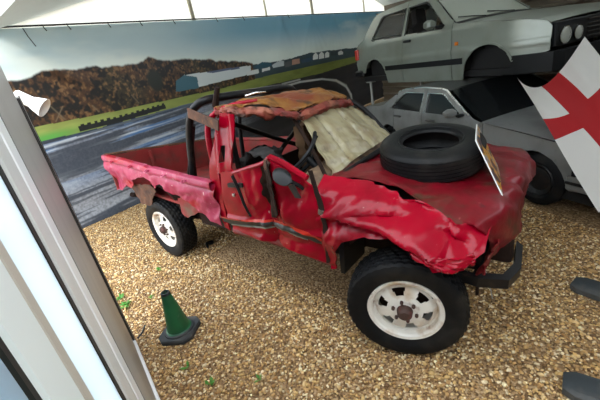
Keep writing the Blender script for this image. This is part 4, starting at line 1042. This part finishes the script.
S.skin('boot_lid', [(3.66, .90), (3.8, .88), (4.3, .85), (4.38, .80), (4.40, .36)], 'silver_grey', .015)
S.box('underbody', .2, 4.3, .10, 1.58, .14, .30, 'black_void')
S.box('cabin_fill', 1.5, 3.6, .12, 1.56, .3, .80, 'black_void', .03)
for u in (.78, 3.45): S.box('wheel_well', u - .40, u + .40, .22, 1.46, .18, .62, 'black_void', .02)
for u in (.78, 3.45):
    for y, fc in ((.10, -1), (1.58, 1)):
        T_ = Matrix.Translation((-u, y, .285)) @ Matrix.Rotation(pi / 2 if fc < 0 else -pi / 2, 4, 'X')
        w_ = MB().lathe([(.0, .02), (.05, .03), (.12, .01), (.165, .04), (.175, .03), (.17, -.14), (0, -.14)], 36, T_).build('wheel', 'black_metal', S.root)
        MB().lathe([(.172, .03), (.20, .055), (.255, .05), (.28, .025), (.285, -.06), (.28, -.13), (.25, -.15), (.172, -.13)], 48, T_, close=True).build('tyre', 'rubber', w_)
panel('side_trim', rect(1.16, 3.08, .44, .50), lambda u, z: S.fn(0)(u, z) + np.array([0, -.01, 0]), .06, 'black_plastic', S.root, th=.014)
panel('wing_trim', rect(.10, .40, .44, .50), lambda u, z: S.fn(0)(u, z) + np.array([0, -.01, 0]), .06, 'black_plastic', S.root, th=.014)
panel('roof_gutter', [(1.68, .895), (2.18, 1.17), (2.3, 1.19), (2.7, 1.20), (3.1, 1.18), (3.3, 1.125), (3.3, 1.11), (3.1, 1.163), (2.7, 1.183), (2.3, 1.172), (2.19, 1.15), (1.7, .88)], lambda u, z: S.fn(0)(u, z) + np.array([0, -.008, 0]), .02, 'chrome', S.root, th=.012)
S.box('front_bumper', -.06, .16, .0, 1.68, .28, .46, 'silver_dark', .03)
MB().box((-.44, -.015, .30), (-.04, .03, .44), .012).build('bumper_side', 'silver_grey', S.root)
MB().box((-.44, -.022, .36), (-.04, -.01, .39), .004).build('bumper_strip', 'black_plastic', S.root)
S.box('grille', -.005, .06, .45, 1.23, .47, .62, 'black_plastic', .01)
for y in (.12, 1.26): S.box('headlamp', -.012, .06, y, y + .30, .48, .62, 'lens_glass', .02)
S.box('rear_bumper', 4.26, 4.46, .01, 1.67, .26, .42, 'silver_dark', .03)
S.box('mirror', 1.80, 1.93, -.17, -.02, .88, .98, 'silver_grey', .03)
S.box('mirror_arm', 1.76, 1.82, -.05, .04, .87, .91, 'black_plastic', .01)
for u in (2.45, 3.25): S.box('door_handle', u - .17, u, -.024, .014, .755, .785, 'silver_dark', .008)

# ================================================================== things on and around the pickup
# ---- spare tyre lying on the bonnet
tyre = empty('spare_tyre', (2.77, .03, .99), label='worn bare black tyre lying flat on the crumpled red bonnet', cat='tyre')
Tm = Matrix.Translation((0, 0, .115)) @ Matrix.Scale(.915, 4) @ Matrix.Rotation(radians(4), 4, 'Y') @ Matrix.Rotation(radians(6), 4, 'X')
mbt = MB(); R_, hw, rin = .385, .120, .205
pr = [(rin, -hw * .70), (rin + .01, -hw * .85), (rin + .05, -hw), (.31, -hw * 1.0), (.35, -hw * .92), (.372, -hw * .78), (.383, -hw * .62)]
gro = []
for k in range(5):
    a = -hw * .60 + k * hw * .24; gro += [(.386, a), (.386, a + hw * .19), (.380, a + hw * .20), (.380, a + hw * .235)]
pr2 = pr + gro + [(r, -h) for r, h in reversed(pr)] + [(rin + .012, hw * .60), (.30, hw * .72), (.345, hw * .3), (.35, 0), (.345, -hw * .3), (.30, -hw * .72), (rin + .012, -hw * .60)]
mbt.lathe(pr2, 96, Tm, close=True)
mbt.build('carcass', 'rubber_dusty', tyre, 30)
for r in (.236, .33):
    MB().lathe([(r - .004, hw * 1.0 - .004), (r, hw * 1.02 + (.0 if r < .3 else -.008)), (r + .004, hw * 1.0 - .006)], 64, Tm, close=True).build('sidewall_rib', 'rubber_dusty', tyre, 30)

# ---- small board propped against the tyre
def sign():
    m = bpy.data.materials.new('sign_print'); m.use_nodes = True; M['sign_print'] = m
    nt = m.node_tree; N = nt.nodes; L = nt.links; b = N['Principled BSDF']; b.inputs['Roughness'].default_value = .35
    tc = N.new('ShaderNodeTexCoord'); n = N.new('ShaderNodeTexNoise'); n.inputs['Scale'].default_value = 9; n.inputs['Detail'].default_value = 2
    L.new(tc.outputs['Object'], n.inputs['Vector'])
    r = N.new('ShaderNodeValToRGB'); r.color_ramp.interpolation = 'CONSTANT'; e = r.color_ramp.elements
    e[0].color = (.035, .02, .035, 1); e[1].position = .47; e[1].color = (.70, .36, .02, 1); k = e.new(.55); k.color = (.40, .37, .33, 1); k = e.new(.64); k.color = (.06, .03, .06, 1)
    L.new(n.outputs['Fac'], r.inputs[0]); L.new(r.outputs[0], b.inputs['Base Color'])
    A, B_, C_, D_ = [Vector(p) for p in SIGN]
    root = empty('display_board', (C_ + D_) / 2, label='small printed board in black and yellow propped against the loose tyre', cat='sign')
    nrm = (B_ - A).cross(D_ - A).normalized()
    if nrm.x < 0: nrm = -nrm
    n0 = nrm * .006
    MB().hexa([A - n0, B_ - n0, C_ - n0, D_ - n0, A, B_, C_, D_]).build('backing', 'sign_white', root, 0, world=True)
    ce = (A + B_ + C_ + D_) / 4; ins = lambda p: ce + (p - ce) * .94
    q = [ins(p) + nrm * .0005 for p in (A, B_, C_, D_)]
    MB().hexa([*q, *[p + nrm * .0015 for p in q]]).build('print', 'sign_print', root, 0, world=True)
SIGN_B = (*[(3.101, -0.111)][0], 1.23)
SIGN_C = (*[(3.295, -0.26)][0], .91)
SIGN = [(SIGN_B[0] - .085, SIGN_B[1] + .40, 1.235), SIGN_B, SIGN_C, (SIGN_C[0] - .085, SIGN_C[1] + .40, .915)]
sign()

# ---- traffic cone
def cone():
    root = empty('traffic_cone', (1.205, -1.475, 0), radians(32), 'green traffic cone with black square rubber base standing on gravel', 'traffic cone')
    h = [(-.145, -.09), (-.09, -.145), (.09, -.145), (.145, -.09), (.145, .09), (.09, .145), (-.09, .145), (-.145, .09)]
    MB().loft([[(x * k, y * k, z) for x, y in h] for k, z in ((1, .006), (1, .032), (.95, .042))]).build('base', 'cone_base', root, 30)
    MB().lathe([(.106, .040), (.106, .052), (.098, .060), (.091, .062), (.056, .28), (.034, .395), (.032, .405), (.026, .407), (.024, .40), (.046, .28), (.078, .05)], 40, close=True).build('body', 'cone_green', root, 30)
    MB().lathe([(.121, .040), (.118, .052), (.101, .056), (.095, .045)], 40, close=True).build('collar', 'cone_base', root, 30)
    MB().lathe([(.035, .385), (.0365, .392), (.034, .409), (.026, .410), (.023, .39)], 24, close=True).build('tip_ring', 'cone_base', root, 30)
cone()

# ---- rubber barrier feet
def foot(loc, rz, label):
    o = MB().loft([[(0, -.055, z), (.05, -.085, z), (.52, -.085, z), (.52, .085, z), (.05, .085, z), (0, .055, z)] if k == 0 else
                   [(.03, -.045, z), (.06, -.065, z), (.51, -.065, z), (.51, .065, z), (.06, .065, z), (.03, .045, z)] for k, z in ((0, .004), (0, .045), (1, .060))]).build('barrier_foot', 'block_rubber', None, 30)
    o.location = loc; o.rotation_euler = (0, 0, rz)
    tag(o, label, 'barrier foot', 'rubber barrier feet on the gravel')
foot((3.665, .33, 0), radians(-16), 'flat dark rubber barrier foot near the wrecked front of the pickup')
foot((3.665, -.625, 0), radians(2), 'flat dark rubber barrier foot on open gravel, away from the pickup')

# ---- weeds in the gravel
def weed(x, y, n, s, seed, label):
    R = random.Random(seed); mb = MB()
    for k in range(n):
        a = R.uniform(0, 2 * pi); l = s * R.uniform(.6, 1.1); w_ = l * R.uniform(.16, .26); el = R.uniform(.25, 1.0)
        d = Vector((cos(a) * cos(el), sin(a) * cos(el), sin(el))); sd = Vector((-sin(a), cos(a), 0)) * w_; up = Vector((0, 0, w_ * .3))
        b0 = Vector((R.uniform(-.2, .2) * s, R.uniform(-.2, .2) * s, 0)); m1 = b0 + d * l * .5; t = b0 + d * l - Vector((0, 0, l * .2))
        mb.add([b0, m1 + sd - up, t, m1 - sd - up, m1 + up], [(0, 1, 4), (1, 2, 4), (2, 3, 4), (3, 0, 4)])
    o = mb.build('weed', 'leaf', None, 0); o.location = (x, y, .004)
    tag(o, label, 'weed', 'weeds in the gravel')
for i, (x, y) in enumerate([(0.055, -1.021), (0.47, -1.336), (0.342, -1.545), (0.166, -1.515), (1.579, -1.667), (1.859, -1.663), (2.132, -1.463)]):
    weed(x, y, (9, 8, 18, 12, 9, 9, 7)[i], (.055, .05, .085, .07, .06, .055, .045)[i], i + 3,
         ['small pale weed in the gravel near the rear wheel of the pickup', 'tiny green weed in the gravel just beyond the traffic cone tip', 'bushy green weed tuft at the foot of the metal post', 'thinner green weed beside the bushy tuft at the metal post',
          'small green weed in front of the rubber base of the traffic cone', 'small green weed on open gravel past the traffic cone base', 'tiny green weed on open gravel between cone and pickup front wheel'][i])

# ---- scraps under the pickup
def scrap(x, y, label):
    mb = MB().tube([(-.07, -.01, .02), (-.02, .03, .05), (.03, 0, .03), (.09, .03, .015)], [.012, .02, .026, .012], 6, smooth=2)
    o = mb.build('rubber_scrap', 'rubber', None, 40); o.location = (x, y, 0); o.rotation_euler = (0, 0, 1.9); tag(o, label, 'debris')
scrap([(0.224, -0.405)][0][0], [(0.224, -0.405)][0][1], 'crumpled black rubber scrap on the gravel ahead of the rear wheel')

# ---- clip-on spotlight on the post
def spot():
    P = [Vector(p) for p in [(-0.57, -1.48, 2.06), (-0.48, -1.41, 2.04), (-0.39, -1.36, 1.98), (-0.31, -1.32, 1.91)]]
    root = empty('spot_lamp', P[0], label='white plastic clip-on spotlight fixed to the top of the metal post', cat='lamp')
    ax = ((P[3] - P[1]).normalized() + Vector((-.627, .684, -.373)) * .32).normalized()
    z = ax; x = Vector((0, 0, 1)).cross(z).normalized(); y = z.cross(x)
    Mx = Matrix.Translation(P[1] - ax * .02) @ Matrix((x, y, z)).transposed().to_4x4()
    MB().lathe([(0, -.01), (.044, -.01), (.052, .0), (.052, .13), (.060, .14), (.092, .235), (.094, .24), (.090, .242), (.055, .145), (.0, .13)], 20, Mx).build('shade', 'white_plastic', root, 35, world=True)
    MB().tube([P[0] + Vector((0, 0, -.01)), P[0] * .5 + P[1] * .5, P[1] + ax * .03], .013, 8).build('arm', 'white_plastic', root, world=True)
    c = Vector((.935, -1.76, 1.96))
    MB().tube([P[0], (P[0] + c) / 2 + Vector((0, 0, .02)), c], .013, 8).build('clip', 'white_plastic', root, world=True)
spot()

# ---- flag
def flag():
    m = bpy.data.materials.new('flag_cloth'); m.use_nodes = True; M['flag_cloth'] = m
    nt = m.node_tree; N = nt.nodes; L = nt.links; b = N['Principled BSDF']; b.inputs['Roughness'].default_value = .85
    a = N.new('ShaderNodeAttribute'); a.attribute_name = 'cross'
    r = N.new('ShaderNodeValToRGB'); r.color_ramp.interpolation = 'CONSTANT'; e = r.color_ramp.elements
    e[0].color = (.74, .72, .68, 1); e[1].position = .5; e[1].color = (.44, .012, .016, 1)
    L.new(a.outputs['Fac'], r.inputs[0]); L.new(r.outputs[0], b.inputs['Base Color'])
    t = N.new('ShaderNodeBsdfTranslucent'); L.new(r.outputs[0], t.inputs[0]); mx = N.new('ShaderNodeMixShader'); mx.inputs[0].default_value = .25
    L.new(b.outputs[0], mx.inputs[1]); L.new(t.outputs[0], mx.inputs[2]); L.new(mx.outputs[0], N['Material Output'].inputs[0])
    Lc, T_, B_, Q_ = [np.array(p) for p in ([(3.03, 1.79, 1.34)][0], [(3.52, 2.23, 1.59)][0], [(3.76, 0.72, 0.43)][0], [(4.16, 1.26, 0.75)][0])]
    nu, nv = 90, 140
    U_, V_ = np.meshgrid(np.linspace(0, 1, nu + 1), np.linspace(0, 1, nv + 1), indexing='ij')
    P = Lc + (T_ - Lc) * U_[..., None] + (B_ - Lc) * V_[..., None] + (Lc + Q_ - T_ - B_) * (U_ * V_)[..., None]
    sag = .25 * np.sin(pi * U_ ** .9) * (1 - V_) ** 2
    P[..., 2] -= sag
    P[..., 2] += .05 * np.sin(pi * V_) * (1 - U_) ** 2 * 0
    toward = np.array([0, -1, 0.0])
    wv = .035 * np.sin(U_ * 17 + V_ * 3) * np.exp(-((U_ - .75) / .35) ** 2) * (1 - .4 * V_) + .022 * np.sin(U_ * 9 - V_ * 6) + .05 * (fbm(U_ * 3, V_ * 3, 7, 3) - .5) + .05 * np.sin(pi * V_) * np.sin(pi * U_)
    P = P + toward * wv[..., None]
    n = (nu + 1) * (nv + 1); I = np.arange(n).reshape(nu + 1, nv + 1)
    F = np.stack([I[:-1, :-1], I[1:, :-1], I[1:, 1:], I[:-1, 1:]], -1).reshape(-1, 4)
    me = bpy.data.meshes.new('flag'); me.from_pydata(P.reshape(-1, 3).tolist(), [], F.tolist())
    du = np.abs(U_ - .53) - .125; dv = np.abs(V_ - .46) - .078
    at = me.attributes.new('cross', 'FLOAT', 'POINT'); at.data.foreach_set('value', np.clip(.5 - np.minimum(du * .9, dv * 1.5) * 40, 0, 1).ravel().astype(np.float32))
    o = finish('flag', me, 'flag_cloth', None, 80)
    tag(o, 'white flag with a red cross hanging from the front of the hatchback', 'flag')
flag()
